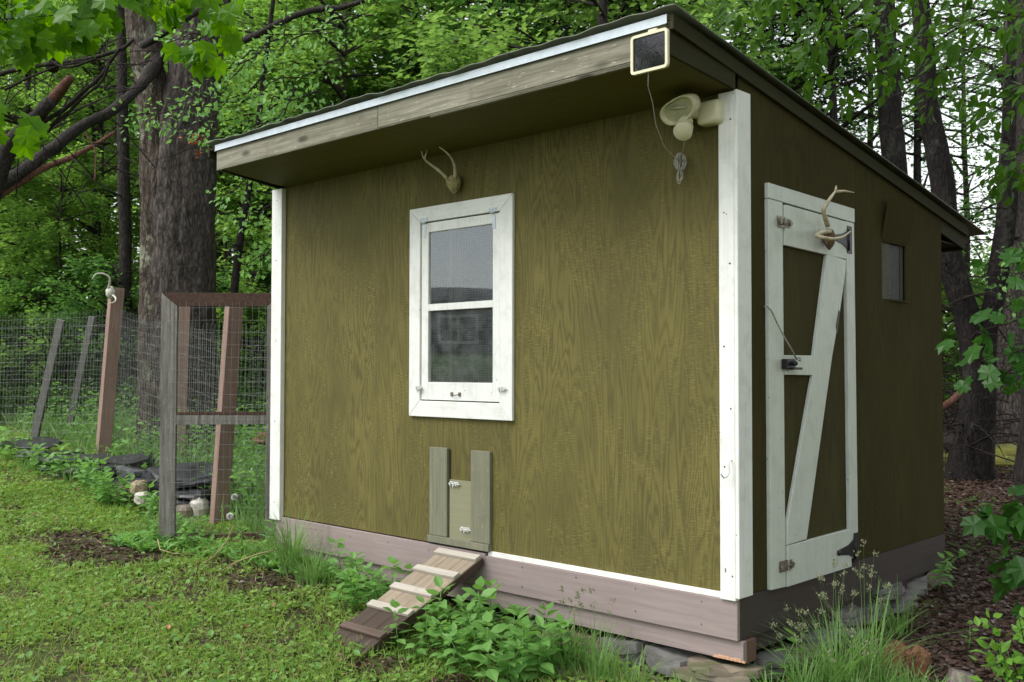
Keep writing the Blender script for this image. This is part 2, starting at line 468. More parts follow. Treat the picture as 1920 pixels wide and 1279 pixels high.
M['litter'] = leafmat('fallen brown leaf', (.035, .021, .016), (.12, .075, .058), .1, .3)
M['straw'] = leafmat('dry straw', (.30, .22, .12), (.42, .33, .20), .1, .6)
M['puff'] = plain('dandelion fluff', (.72, .72, .68), .9)
M['moss'] = plain('yellow green moss', (.13, .13, .02), .95, 0., .6, sc=6.)

def ground_mat():
    a = N('ground')
    tc = a.n('NewGeometry').outputs['Position']
    xy = a.n('SeparateXYZ', _0=tc)
    X, Y = xy.outputs[0], xy.outputs[1]
    n1 = a.noise(tc, 3., 8., .7); n2 = a.noise(tc, 28., 5., .7); n3 = a.noise(tc, .9, 4., .6)
    soil = a.ramp(n2, [(.3, (.022, .015, .011)), (.55, (.058, .040, .028)), (.75, (.10, .07, .05))])
    vo = a.n('TexVoronoi', Vector=tc, Scale=38.)
    leaf = a.ramp(vo.outputs['Color'], [(.1, (.03, .018, .014)), (.5, (.10, .058, .045)), (.9, (.19, .13, .11))])
    lit = a.mix(a.n('MapRange', _0=n2, _1=.4, _2=.6, _3=.3, _4=1.).outputs[0], soil, leaf)
    green = a.ramp(n2, [(.3, (.06, .11, .018)), (.7, (.15, .23, .04))])
    # forest side: behind the coop and to its right
    fr = a.math('ADD', a.math('ADD', Y, a.math('MULTIPLY', X, .55)), a.math('MULTIPLY', n1, 1.6))
    fmask = a.n('MapRange', _0=fr, _1=.3, _2=1.6, _3=0., _4=1.).outputs[0]
    lawn = a.mix(a.n('MapRange', _0=n1, _1=.40, _2=.60, _3=0., _4=.45).outputs[0], soil, green)
    # open meadow: far out it is grass again
    rr = a.math('SQRT', a.math('ADD', a.math('POWER', a.math('ADD', X, 3.), 2.), a.math('POWER', Y, 2.)))
    far = a.n('MapRange', _0=rr, _1=17., _2=22., _3=0., _4=1.).outputs[0]
    c = a.mix(fmask, lawn, lit)
    c = a.mix(a.math('MULTIPLY', a.n('MapRange', _0=n3, _1=.55, _2=.62, _3=0., _4=.75).outputs[0], fmask), c, (.10, .12, .025))
    c = a.mix(far, c, green)
    h = a.math('ADD', a.math('MULTIPLY', n1, .6), n2)
    return a.done(c, .9, a.bump(h, .8, .03), spec=.2)
M['ground'] = ground_mat()

# ------------------------------------------------------------------ ground
def axis_pts(c0, c1, fine, far):
    a = [c0]
    s = fine
    while a[-1] > -far: s *= 1.13; a.append(a[-1]-s)
    b = list(np.arange(c0+fine, c1, fine)); s = fine; e = b[-1]
    while e < far: s *= 1.13; e += s; b.append(e)
    return np.array(a[::-1]+b)
gx, gy = axis_pts(-12, 3.5, .10, 330), axis_pts(-4.5, 8, .10, 330)
GX, GY = np.meshgrid(gx, gy)
GZ = gz(GX, GY)
V = np.stack([GX.ravel(), GY.ravel(), GZ.ravel()], 1)
nx, ny = len(gx), len(gy)
ii = (np.arange(ny-1)[:, None]*nx+np.arange(nx-1)[None]).ravel()
me = fast_mesh('ground', V, np.stack([ii, ii+1, ii+nx+1, ii+nx], 1), M['ground'], True)
tag(inst('ground', me), kind='structure')

# ------------------------------------------------------------------ the coop
coop = empty('chicken_coop', (-1.95, 1.3, -.3), 'olive green plywood chicken coop with white corner posts and a sloping roof', 'chicken coop')
def part(mb, name, mat, parent=coop, bevel=.002, label=None):
    o = mb.obj(name, mat, parent, bevel)
    if label: o['label'] = label
    return o
WL, WB, WH = -3.945, 2.6, 2.44
RS = .1576
def roofz(y): return 2.70-RS*(y+.6)
WT = 2.445
# front siding, four sheets; the second has the window opening
F1, F2, F3 = -2.75, -1.527, -.31
ox0, ox1, oz0, oz1 = -2.30, -1.593, .889, 2.025
sheet = lambda x0, x1: MB().box(x0, x1, 0, .012, 0, WT)
part(sheet(WL, F1-.001), 'siding_sheet', M['ply_front'], bevel=0)
m = MB().box(F1-.0004, ox0, 0, .012, 0, WT).box(ox1, F2-.001, 0, .012, 0, WT).box(ox0, ox1, 0, .012, 0, oz0).box(ox0, ox1, 0, .012, oz1, WT)
part(m, 'siding_sheet', M['ply_front'], bevel=0)
part(sheet(F2-.0004, F3-.001), 'siding_sheet', M['ply_front'], bevel=0)
part(sheet(F3-.0004, -.0005), 'siding_sheet', M['ply_front'], bevel=0)
M['nail'] = plain('dull nail head', (.13, .10, .07), .6, .5, .4)
m = MB()
for xs_ in (WL+.15, F1-.02, F1+.02, -2.14, F2-.02, F2+.02, -.92, F3-.02, F3+.02):
    for zz_ in np.arange(.09, 2.4, .30):
        xx_ = xs_+random.uniform(-.006, .006); z_ = zz_+random.uniform(-.03, .03)
        if ox0-.12 < xx_ < ox1+.12 and .77 < z_ < 2.14: continue
        if -2.22 < xx_ < -1.66 and z_ < .62: continue
        m.tube([(xx_, -.0016, z_), (xx_, .002, z_)], .0034, 6)
o = m.obj('nail_heads', M['nail'], coop); o['kind'] = 'stuff'
m = MB()
for bx_, by_, zs_ in ((-.055, -.0414, (.12, .13, .62, 1.2, 1.85, 2.36)), (-.02, -.0414, (.10, .9, 1.6, 2.3)), (-3.90, -.0414, (.1, .7, 1.3, 1.9, 2.35))):
    for z_ in zs_: m.tube([(bx_+random.uniform(-.008, .008), by_, z_), (bx_, -.038, z_)], .0042, 6)
for x_ in np.arange(-3.8, .0, .40):
    for z_ in (-.05, -.16): m.tube([(x_, -.0275, z_+random.uniform(-.01, .01)), (x_, -.024, z_)], .0036, 6)
o = m.obj('nail_heads', M['nail'], coop); o['kind'] = 'stuff'
# right siding: two sheets, the second with the vent opening
S1 = 1.295
def side_poly(y0, y1, z0=0., z1=None):
    zt = lambda y: (roofz(y)-.055) if z1 is None else z1
    return [(-.012, y0, z0), (-.012, y1, z0), (-.012, y1, zt(y1)), (-.012, y0, zt(y0))]
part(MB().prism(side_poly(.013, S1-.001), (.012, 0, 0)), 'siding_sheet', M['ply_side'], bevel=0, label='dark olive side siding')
vy0, vy1, vz0, vz1 = 1.65, 2.01, 1.518, 1.865
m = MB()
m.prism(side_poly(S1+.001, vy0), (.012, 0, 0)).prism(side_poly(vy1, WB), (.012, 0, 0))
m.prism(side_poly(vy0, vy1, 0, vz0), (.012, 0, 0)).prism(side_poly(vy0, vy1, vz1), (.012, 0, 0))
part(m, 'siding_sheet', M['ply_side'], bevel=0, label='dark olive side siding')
# left and back walls, floor, inner lining
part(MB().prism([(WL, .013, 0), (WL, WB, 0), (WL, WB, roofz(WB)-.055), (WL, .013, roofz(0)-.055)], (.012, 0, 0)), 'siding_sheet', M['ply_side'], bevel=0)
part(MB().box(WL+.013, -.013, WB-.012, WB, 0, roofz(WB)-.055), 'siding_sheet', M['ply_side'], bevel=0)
part(MB().box(WL+.02, -.02, .02, WB-.02, -.02, .0), 'floor', M['inside'], bevel=0)
m = MB()
for x in np.arange(-3.9, -.05, .61): m.box(x, x+.038, .0135, .10, .0, WT-.02)
for y in np.arange(.3, 2.5, .55): m.box(-.10, -.0135, y, y+.038, .0, 1.9)
part(m, 'wall_stud', M['inside'], bevel=0)
# skirt boards
sk = M['skirt']
part(MB().box(-3.9, -1.702, -.026, -.002, -.205, -.006), 'skirt_board', sk)
part(MB().box(-1.700, .0, -.026, -.002, -.208, -.020), 'skirt_board', sk)
part(MB().box(-3.88, -2.3, -.004, .030, -.325, -.209), 'skirt_board', sk)
part(MB().box(-2.298, .018, -.004, .030, -.312, -.2125), 'skirt_board', sk)
part(MB().box(-1.69, -.088, -.012, -.001, -.019, .010), 'edge_strip', M['white_edge'], bevel=.001)
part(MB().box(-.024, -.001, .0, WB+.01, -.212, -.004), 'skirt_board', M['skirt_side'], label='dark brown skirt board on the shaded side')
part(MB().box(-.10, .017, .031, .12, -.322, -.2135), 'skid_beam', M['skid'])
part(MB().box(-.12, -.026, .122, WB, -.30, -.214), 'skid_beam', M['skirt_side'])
m = MB()
for k in range(7):                                      # splinter at the skid's end
    x = -.15+.022*k
    m.prism([(x, -.0065, -.312+.001*k), (x+.045, -.008, -.312), (x+.05, -.010, -.302+.004*(k % 3)), (x+.01, -.0065, -.298+.003*(k % 2))], (0, .004, 0))
part(m, 'splinter', M['raw'], bevel=0)
# corner posts
part(MB().box(-.086, -.0005, -.040, -.001, -.018, 2.436), 'corner_board', M['white_z'], bevel=.003)
part(MB().box(.0005, .021, -.041, .086, -.004, 2.44), 'corner_board', M['white_z'], bevel=.003)
part(MB().box(-3.965, -3.835, -.040, -.001, -.03, 2.435), 'corner_board', M['white_z'], bevel=.003)
part(MB().box(-3.967, -3.946, -.0005, .085, -.03, 2.435), 'corner_board', M['white_z'], bevel=.003)
# screw hook on the right post
pts = [(-.018, -.04, .655), (-.018, -.062, .652), (-.018, -.070, .63), (-.018, -.064, .60), (-.022, -.075, .578), (-.026, -.098, .572), (-.030, -.114, .588), (-.031, -.117, .604)]
part(MB().tube(pts, .0035, 6), 'screw_hook', M['zinc'], bevel=0)
# eave: fascia, drip edge, soffit, rake boards
FY = -.555
part(MB().box(-3.845, -2.05, FY-.02, FY+.018, 2.498, 2.64), 'fascia_board', M['fascia'])
part(MB().box(-2.047, -.018, FY-.02, FY+.018, 2.500, 2.64), 'fascia_board', M['fascia'])
part(MB().box(-3.84, -.02, FY-.022, FY-.0205, 2.492, 2.4965).box(-1.6, -.02, FY-.012, FY+.01, 2.484, 2.4975), 'fascia_lip', M['fascia'], bevel=0)
m = MB().box(-3.86, -.012, FY-.026, FY-.0215, 2.632, 2.672).box(-3.86, -.012, FY-.0215, FY+.09, 2.669, 2.672)
m.prism([(-3.86, FY-.026, 2.634), (-3.86, FY-.034, 2.628), (-3.86, FY-.032, 2.626), (-3.86, FY-.022, 2.632)], (3.848, 0, 0))
part(m, 'drip_edge', M['galv'], bevel=0)
SZ0, SZ1 = 2.503, 2.446
m = MB().prism([(-3.84, FY+.019, SZ0), (-3.84, 0.0, SZ1), (-3.84, 0.0, SZ1+.01), (-3.84, FY+.019, SZ0+.01)], (3.826, 0, 0))
part(m, 'soffit', M['soffit'], bevel=0)
for x0 in (-3.9,):
    part(MB().prism([(x0+.04, FY+.019, SZ0-.008), (x0-.02, .0, SZ1-.008), (x0-.02, .0, roofz(0)-.05), (x0+.04, FY+.019, roofz(FY)-.05)], (.02, 0, 0)), 'rake_board', M['rake'], bevel=0)
part(MB().prism([(-.018, FY-.018, 2.492), (-.004, -.043, 2.440), (-.004, -.043, roofz(0)-.05), (-.018, FY-.018, roofz(FY)-.052)], (.017, 0, 0)), 'rake_board', M['rake'], bevel=0)
y0, y1 = FY-.02, 3.06
for x0 in (.0012, -3.966):
    part(MB().prism([(x0, y0, roofz(y0)-.028), (x0, y0, roofz(y0)-.095), (x0, y1, roofz(y1)-.095), (x0, y1, roofz(y1)-.028)], (.019, 0, 0)), 'rake_board', M['rake'], bevel=.001)
# rear overhang
part(MB().prism([(-.016, WB+.001, roofz(WB)-.056), (-.016, WB+.001, 2.01), (-.016, 3.05, 1.935), (-.016, 3.05, roofz(3.05)-.056)], (.016, 0, 0)), 'rake_board', M['rake'], bevel=0)
part(MB().box(-3.94, -.017, 3.03, 3.05, 1.93, roofz(3.05)-.06), 'fascia_board', M['rake'], bevel=0)
part(MB().box(-3.94, -.017, WB+.001, 3.03, 1.955, 1.965), 'soffit', M['rake'], bevel=0)
# roof deck and corrugated sheets
part(MB().prism([(-3.94, FY-.02, roofz(FY)-.03), (-3.94, 3.06, roofz(3.06)-.03), (-3.94, 3.06, roofz(3.06)-.048), (-3.94, FY-.02, roofz(FY)-.048)], (3.94, 0, 0)), 'roof_deck', M['rake'], bevel=0)
for i, (x0, x1) in enumerate([(-3.95, -2.97), (-2.99, -1.97), (-1.99, -.97), (-.99, .05)]):
    xs = np.linspace(x0, x1, 61)
    vs, fs = [], []
    for y in (-.605, .6, 1.9, 3.36):
        for k, x in enumerate(xs):
            z = roofz(y)+.0035*math.cos(2*math.pi*x/.21+2*noise.noise(Vector((x*1.5, 0, 4))))+.010*noise.noise(Vector((x*4, y, 1)))+(.004 if i % 2 else 0)-.006
            vs.append((x, y, z))
    n = len(xs)
    nv = len(vs)
    vs += [(a, b, c-.006) for a, b, c in vs]
    for j in range(3):
        for k in range(n-1):
            a = j*n+k
            fs.append((a, a+1, a+n+1, a+n)); fs.append((nv+a, nv+a+n, nv+a+n+1, nv+a+1))
    for k in range(n-1): fs.append((k, nv+k, nv+k+1, k+1)); fs.append((3*n+k, 3*n+k+1, nv+3*n+k+1, nv+3*n+k))
    for j in range(3):
        a = j*n; fs.append((a, a+n, nv+a+n, nv+a)); a += n-1; fs.append((a, nv+a, nv+a+n, a+n))
    part(MB().add(vs, fs, 0, True), 'roof_sheet', M['roof'], bevel=0)

# ---- window
win = MB().box(-2.20, -1.70, .06, .062, .9, .902).obj('window', M['inside'], coop)
ylf = -.022
def casing(poly, name='casing_board', mat=M['white_z'], par=win, y=ylf, th=.021, bev=.002):
    return part(MB().prism([(x, y, z) for x, z in poly][::-1], (0, th, 0)), name, mat, par, bev)
X0, X1, Z0, Z1 = -2.403, -1.487, .788, 2.120
e = .0012
casing([(X0, Z0+e), (X0, Z1-e), (ox0-e, oz1), (ox0-e, oz0)])
casing([(X1, Z0+e), (ox1+e, oz0), (ox1+e, oz1), (X1, Z1-e)])
casing([(X0, Z1), (X1, Z1), (ox1, oz1+e), (ox0, oz1+e)], mat=M['white_x'])
casing([(X0, Z0), (ox0, oz0-e), (ox1, oz0-e), (X1, Z0)], mat=M['white_x'])
a0, a1 = ox0+.006, ox1-.006
gx0, gx1 = -2.231, -1.657
sy = -.012
sash = MB()
def sbar(x0, x1, z0, z1): sash.box(x0, x1, sy, sy+.028, z0, z1)
sbar(a0, gx0, oz0+.006, oz1-.006); sbar(gx1, a1, oz0+.006, oz1-.006)
sash.box(gx0, gx1, sy+.001, sy+.027, 1.958, oz1-.006); sash.box(gx0, gx1, sy+.001, sy+.027, 1.457, 1.500); sash.box(gx0, gx1, sy+.001, sy+.027, oz0+.006, 1.007)
part(sash, 'sash', M['white_z'], win, .002)
def glassmat():
    a = N('old window glass')
    nz = a.noise(a.co((1, 1, 1)), 2.2, 2.)
    gl = a.n('BsdfGlossy', Roughness=.015, Color=(.84, .91, .96)); tr = a.n('BsdfTransparent', Color=(.90, .93, .92))
    a.set(gl.inputs['Normal'], a.bump(nz, .10, .004))
    df = a.n('BsdfDiffuse', Color=(.30, .32, .33))
    fr = a.n('Fresnel', IOR=1.55)
    f2 = a.math('MULTIPLY_ADD', fr.outputs[0], 1.5, .03, clamp=True)
    f2 = a.math('MULTIPLY', f2, a.math('SUBTRACT', 1., a.n('NewGeometry').outputs['Backfacing']))
    mx = a.n('MixShader', _0=f2); a.t.links.new(tr.outputs[0], mx.inputs[1]); a.t.links.new(gl.outputs[0], mx.inputs[2])
    dust = a.n('MapRange', _0=a.noise(a.co((1, 1, 1)), 9., 6., .7), _1=.35, _2=.75, _3=.02, _4=.20).outputs[0]
    m2 = a.n('MixShader', _0=dust); a.t.links.new(mx.outputs[0], m2.inputs[1]); a.t.links.new(df.outputs[0], m2.inputs[2])
    a.t.links.new(m2.outputs[0], a.out.inputs[0])
    return a.m
M['glass'] = glassmat()
part(MB().box(gx0-.004, gx1+.004, sy+.012, sy+.015, 1.498, 1.960), 'pane', M['glass'], win, 0)
part(MB().box(gx0-.004, gx1+.004, sy+.010, sy+.013, 1.005, 1.459), 'pane', M['glass'], win, 0)
m = MB()
for x in np.arange(ox0+.01, ox1, .0145): m.tube([(x, .0215, oz0), (x+random.uniform(-.002, .002), .023+.006*math.sin(x*9), 1.45), (x, .0215, oz1)], .0008, 3, cap=False)
for z in np.arange(oz0+.01, oz1, .0145): m.tube([(ox0, .0205, z), (-1.95, .022+.006*math.sin(-1.95*9), z+random.uniform(-.003, .003)), (ox1, .0205, z)], .0008, 3, cap=False)
o = part(m, 'screen_mesh', M['screen'], win, 0); o['kind'] = 'stuff'
def bolt(cx, cz, w=.06, side=1, mat=M['zinc'], par=win, y=ylf-.0005, name='barrel_bolt'):
    m = MB().box(cx-w/2, cx+w/2, y-.002, y, cz-.014, cz+.014)
    m.tube([(cx-w*.55, y-.008, cz), (cx+w*.75*side if side > 0 else cx+w*.5, y-.008, cz)], .0045, 8)
    for k in (-.35, 0.05, .38): m.box(cx+k*w-.005, cx+k*w+.005, y-.015, y-.001, cz-.010, cz+.010)
    m.tube([(cx, y-.010, cz), (cx+.004, y-.018, cz-.022)], .003, 6)
    for sx in (-1, 1):
        for sz in (-1, 1): m.tube([(cx+sx*w*.42, y-.0045, cz+sz*.010), (cx+sx*w*.42, y-.001, cz+sz*.010)], .0028, 6)
    return part(m, name, mat, par, 0)
bolt(-2.305, .970, .045); bolt(-1.565, .972, .055)
m = MB()
for x in (-2.008, -1.938): m.box(x-.011, x+.011, sy-.003, sy-.0005, .922, .946); m.tube([(x, sy-.002, .934), (x, sy-.012, .934)], .003, 6)
m.tube([(-2.008, sy-.012, .934), (-1.99, sy-.016, .929), (-1.955, sy-.016, .929), (-1.938, sy-.012, .934)], .003, 6)
part(m, 'pull_handle', M['zinc_dark'], win, 0)
for x in (-2.262, -1.645):                                # strap hinges at the top of the sash
    m = MB().box(x-.036, x+.036, ylf-.003, ylf-.0005, 2.030, 2.052)
    m.box(x-.011, x+.011, sy-.004, sy-.0005, 1.925, 2.006).tube([(x-.02, ylf-.006, 2.022), (x+.02, ylf-.006, 2.022)], .005, 8)
    for sx in (-1, 0, 1): m.tube([(x+sx*.024, ylf-.006, 2.042), (x+sx*.024, ylf-.002, 2.042)], .004, 6)
    part(m, 'strap_hinge', M['galv'], win, 0)

# ---- pop door with its two guides and sill
pop = MB().box(-2.028, -1.832, -.011, -.001, .040, .408).obj('pop_door', M['slide'], coop, .001)
part(MB().box(-2.202, -2.040, -.023, -.001, .052, .600), 'guide_board', M['grey_board'], pop, .002)
part(MB().box(-1.830, -1.668, -.023, -.001, .052, .598), 'guide_board', M['grey_board'], pop, .002)
part(MB().box(-2.212, -1.668, -.034, -.001, .008, .050), 'sill_board', M['grey_board'], pop, .002)
part(MB().box(-2.039, -2.029, -.006, -.001, .052, .59), 'groove_shadow_strip', M['rake'], pop, 0)
bolt(-1.985, .383, .075, 1, M['zinc'], pop, -.0115)
bolt(-1.885, .115, .075, 1, M['zinc'], pop, -.0115)

# ---- vent hatch on the dark side
vent = MB().box(-.030, -.026, vy0-.02, vy1+.02, vz0-.02, vz1+.02).obj('vent_opening', M['inside'], coop)
m = MB()
for y in np.arange(vy0+.008, vy0+.15, .012): m.tube([(-.014, y, vz0), (-.014, y, vz1)], .0011, 3, cap=False)
for z in np.arange(vz0+.008, vz1, .012): m.tube([(-.015, vy0, z), (-.015, vy0+.15, z)], .0011, 3, cap=False)
o = part(m, 'screen_mesh', M['zinc_dark'], vent, 0); o['kind'] = 'stuff'
M['sheet'] = plain('dull plastic sheet', (.040, .042, .038), .6, spec=.2)
part(MB().box(-.02, -.017, vy0+.15, vy1-.005, vz0+.004, vz1-.004), 'plastic_sheet', M['sheet'], vent, 0)
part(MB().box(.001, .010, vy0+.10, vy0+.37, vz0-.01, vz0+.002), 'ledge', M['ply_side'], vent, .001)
hz0, hz1 = vz1+.012, 2.12
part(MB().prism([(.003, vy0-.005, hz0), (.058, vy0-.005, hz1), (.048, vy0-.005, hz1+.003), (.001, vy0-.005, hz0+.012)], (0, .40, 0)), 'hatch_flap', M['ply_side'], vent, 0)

# ---- door
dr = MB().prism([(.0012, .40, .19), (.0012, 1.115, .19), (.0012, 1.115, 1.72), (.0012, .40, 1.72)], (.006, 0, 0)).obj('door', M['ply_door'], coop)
wd = M['white_door']
def dboard(poly, name='door_board', t0=.0085, t1=.028, mat=wd, bev=.0025):
    return part(MB().prism([(t0, y, z) for y, z in poly], (t1-t0, 0, 0)), name, mat, dr, bev)
o = dboard([(.248, 1.948), (1.229, 1.928), (1.229, 2.008), (.248, 2.026)], 'header_board', .0012, .025)
dboard([(.252, -.006), (.400, -.012), (.392, 1.943), (.247, 1.945)], 'jamb_board', .0012, .025)
dboard([(1.140, .03), (1.240, .030), (1.220, 1.924), (1.118, 1.927)], 'jamb_board', .0012, .025)
dboard([(.405, 1.725), (1.112, 1.709), (1.115, 1.922), (.440, 1.935), (.405, 1.932)], 'door_board')
dboard([(.412, -.014), (1.150, -.014), (1.130, .198), (.412, .194)], 'door_board')
dboard([(.402, 1.062), (.700, 1.058), (.716, 1.163), (.402, 1.162)], 'door_board')
# brace: photo has a long split near its middle
dboard([(.414, .197), (.622, .203), (.930, 1.165), (1.020, 1.39), (1.100, 1.640), (1.108, 1.704), (.873, 1.7205), (.715, 1.165), (.700, 1.056), (.414, .30)], 'brace_board')
part(MB().prism([(.030, .972, 1.33), (.030, 1.008, 1.42), (.030, 1.022, 1.405), (.030, .985, 1.28)], (-.008, 0, 0)), 'split', M['black'], dr, 0)
for (yc, z0, z1, ty, tz) in ((1.155, 1.745, 1.900, .94, 1.819), (1.205, .0, .168, .97, .085)):
    m = MB().box(.0255, .0285, yc-.028, yc+.028, z0, z1)
    zc = tz
    m.prism([(.029, yc-.020, zc-.055), (.029, yc-.020, zc+.055), (.029, yc-.10, zc+.028), (.029, ty+.02, zc+.014), (.029, ty, zc), (.029, ty+.02, zc-.014), (.029, yc-.10, zc-.028)], (.004, 0, 0))
    m.tube([(.033, yc-.026, zc-.06), (.033, yc-.026, zc+.06)], .008, 8)
    m.tube([(.031, ty+.01, zc), (.036, ty+.01, zc)], .016, 8)
    part(m, 'tee_hinge', M['black'], dr, 0)
def side_bolt(yc, zc, w=.13):
    m = MB().box(.0285, .031, yc-w/2, yc+w*.15, zc-.028, zc+.028).box(.0285, .031, yc+w*.28, yc+w*.5, zc-.024, zc+.024)
    m.tube([(.038, yc-w*.5, zc), (.038, yc+w*.55, zc)], .006, 8)
    for k in (-.4, -.1, .38): m.box(.029, .046, yc+k*w-.008, yc+k*w+.008, zc-.014, zc+.014)
    m.tube([(.040, yc-.01, zc), (.058, yc-.01, zc-.02)], .004, 6)
    part(m, 'barrel_bolt', M['zinc_dark'], dr, 0)
side_bolt(.395, 1.840); side_bolt(.395, .097)
m = MB().box(.0285, .060, .362, .455, 1.092, 1.142).box(.040, .075, .40, .50, 1.088, 1.100).tube([(.05, .42, 1.12), (.085, .42, 1.12)], .012, 8)
part(m, 'gate_latch', M['black'], dr, .003)
part(MB().tube([(.045, .49, 1.142), (.05, .43, 1.19), (.048, .36, 1.25), (.046, .29, 1.32), (.045, .235, 1.38), (.04, .20, 1.403), (.035, .185, 1.398)], .0042, 6).tube([(.05, .49, 1.143), (.06, .50, 1.135), (.055, .515, 1.145), (.045, .50, 1.15)], .006, 6), 'pull_cord', M['rope'], dr, 0)

# ------------------------------------------------------------------ things on the coop
def skull_mb(c, s, face):
    """rough deer skull cap, lumpy ball; face = outward direction"""
    c = Vector(c); m = MB(); n1, n2 = 12, 8
    vs = []
    for i in range(n2+1):
        ph = math.pi*i/n2
        for k in range(n1):
            th = 2*math.pi*k/n1
            p = Vector((math.sin(ph)*math.cos(th)*s[0], math.sin(ph)*math.sin(th)*s[1], math.cos(ph)*s[2]))
            if p.z < 0: p.x *= 1-.45*(-p.z/s[2]); p.y *= 1-.2*(-p.z/s[2])
            p *= 1+.22*noise.noise(p*45+c*3)
            vs.append(c+p)
    fs = [(i*n1+k, i*n1+(k+1) % n1, (i+1)*n1+(k+1) % n1, (i+1)*n1+k) for i in range(n2) for k in range(n1)]
    return m.add(vs, fs, 0, True)
def antler(path, r0, tines=(), par=None, mat=None):
    P = [Vector(p) for p in path]
    Q = []
    for i in range(len(P)-1):
        a, b, c, d = P[max(i-1, 0)], P[i], P[i+1], P[min(i+2, len(P)-1)]
        for t in (0, .25, .5, .75):
            Q.append(.5*((2*b)+(c-a)*t+(2*a-5*b+4*c-d)*t*t+(3*b-a-3*c+d)*t**3))
    Q.append(P[-1])
    m = MB().tube(Q, [r0*(1-.72*i/(len(Q)-1)) for i in range(len(Q))], 8, jit=.08)
    for t in tines: m.tube(t, [r0*.55, r0*.42, r0*.12], 7)
    return m.obj('antler', mat, par)
# over the window
sk1 = empty('deer_antlers', (-1.96, -.03, 2.2), 'small mossy skull plate with two thin antlers on the front wall above the window', 'antlers')
o = skull_mb((-1.955, -.052, 2.228), (.052, .048, .058), 0).obj('skull_plate', M['moss_bone'], sk1)
antler([(-1.995, -.07, 2.265), (-2.035, -.11, 2.318), (-2.065, -.15, 2.352), (-2.075, -.19, 2.380), (-2.065, -.22, 2.420)], .011, [[(-2.074, -.185, 2.376), (-2.055, -.195, 2.400), (-2.035, -.20, 2.425)]], sk1, M['bone'])
antler([(-1.925, -.07, 2.262), (-1.895, -.10, 2.312), (-1.875, -.14, 2.352), (-1.878, -.18, 2.388), (-1.915, -.21, 2.424)], .011, (), sk1, M['bone'])
# on the door
sk2 = empty('deer_antlers', (.03, .83, 1.8), 'skull plate with long pale curved antlers hung on the white door top', 'antlers')
skull_mb((.060, .835, 1.795), (.030, .050, .060), 0).obj('skull_plate', M['fur'], sk2)
antler([(.070, .800, 1.865), (.10, .690, 1.925), (.12, .705, 1.975), (.13, .745, 2.020), (.13, .778, 2.040)], .015, [[(.13, .770, 2.035), (.135, .87, 2.050), (.14, .975, 2.055)], [(.13, .765, 2.03), (.132, .772, 2.055), (.132, .773, 2.068)]], sk2, M['bone'])
antler([(.065, .84, 1.835), (.11, .66, 1.81), (.14, .53, 1.775), (.17, .60, 1.765), (.17, .70, 1.775), (.16, .81, 1.800), (.15, .90, 1.835)], .014, (), sk2, M['bone'])

# floodlight
fl = empty('floodlight', (-.15, -.02, 2.3), 'beige solar floodlight with lamp head and motion sensor beside the right corner post', 'floodlight')
def rbox(c, h, name, mat, par, bev, rot=None):
    Rm = (Matrix.Rotation(rot[2], 3, 'Z') @ Matrix.Rotation(rot[1], 3, 'Y') @ Matrix.Rotation(rot[0], 3, 'X')) if rot else Matrix.Identity(3)
    o = MB().obox(c, Rm @ Vector((h[0], 0, 0)), Rm @ Vector((0, h[1], 0)), Rm @ Vector((0, 0, h[2]))).obj(name, mat, par, bev, 4)
    for p in o.data.polygons: p.use_smooth = True
    return o
rbox((-.118, -.045, 2.345), (.066, .044, .058), 'housing', M['beige'], fl, .022)
o = MB().tube([(-.18, -.07, 2.345), (-.23, -.12, 2.35)], .022, 10).obj('neck', M['beige'], fl)
def lamp_head():
    cx, cy, cz = -.225, -.15, 2.372
    n1 = 28
    prof = []
    for k in range(n1):
        th = 2*math.pi*k/n1
        x, z = math.cos(th), math.sin(th)
        z2 = (z**.8*.052 if z > 0 else -(-z)**.9*.068)
        x2 = math.copysign(abs(x)**.85, x)*.125
        prof.append((x2, z2))
    rings = [(0, 1.0), (.012, 1.03), (.035, 1.0), (.065, .86), (.09, .58), (.10, .18)]
    tilt = Matrix.Rotation(R(-14), 3, 'Z') @ Matrix.Rotation(R(24), 3, 'X') @ Matrix.Rotation(R(-8), 3, 'Y')
    vs = []
    for d, s in rings:
        for x, z in prof: vs.append(Vector((cx, cy, cz)) + tilt @ Vector((x*s, d-.035, z*s)))
    fs = [(i*n1+k, (i+1)*n1+k, (i+1)*n1+(k+1) % n1, i*n1+(k+1) % n1) for i in range(len(rings)-1) for k in range(n1)]
    inner = []
    b = len(vs)
    for d, s in ((0, .86), (.02, .80)):
        for x, z in prof: vs.append(Vector((cx, cy, cz)) + tilt @ Vector((x*s, d-.035, z*s)))
    fs += [(k, (k+1) % n1, b+(k+1) % n1, b+k) for k in range(n1)]
    fs += [(b+k, b+(k+1) % n1, b+n1+(k+1) % n1, b+n1+k) for k in range(n1)]
    MB().add(vs, fs, 0, True).obj('lamp_head', M['beige'], fl)
    M['reflector'] = plain('dull lamp reflector', (.55, .55, .38), .25, .4, .15)
    lens = [Vector((cx, cy, cz)) + tilt @ Vector((x*.83, -.020, z*.83)) for x, z in prof]
    MB().add(lens, [tuple(range(n1))[::-1]]).obj('lamp_lens', M['reflector'], fl)
    M['led'] = plain('lamp tube', (.42, .42, .30), .3)
    MB().tube([Vector((cx-.05, cy-.030, cz)), Vector((cx+.05, cy-.030, cz-.012))], .008, 8).obj('lamp_tube', M['led'], fl)
lamp_head()
MB().tube([(-.20, -.13, 2.315), (-.205, -.15, 2.29), (-.200, -.165, 2.265)], [.03, .036, .034], 14).tube([(-.200, -.150, 2.275), (-.185, -.20, 2.235)], [.040, .048], 16).obj('motion_sensor', M['beige'], fl, .004)

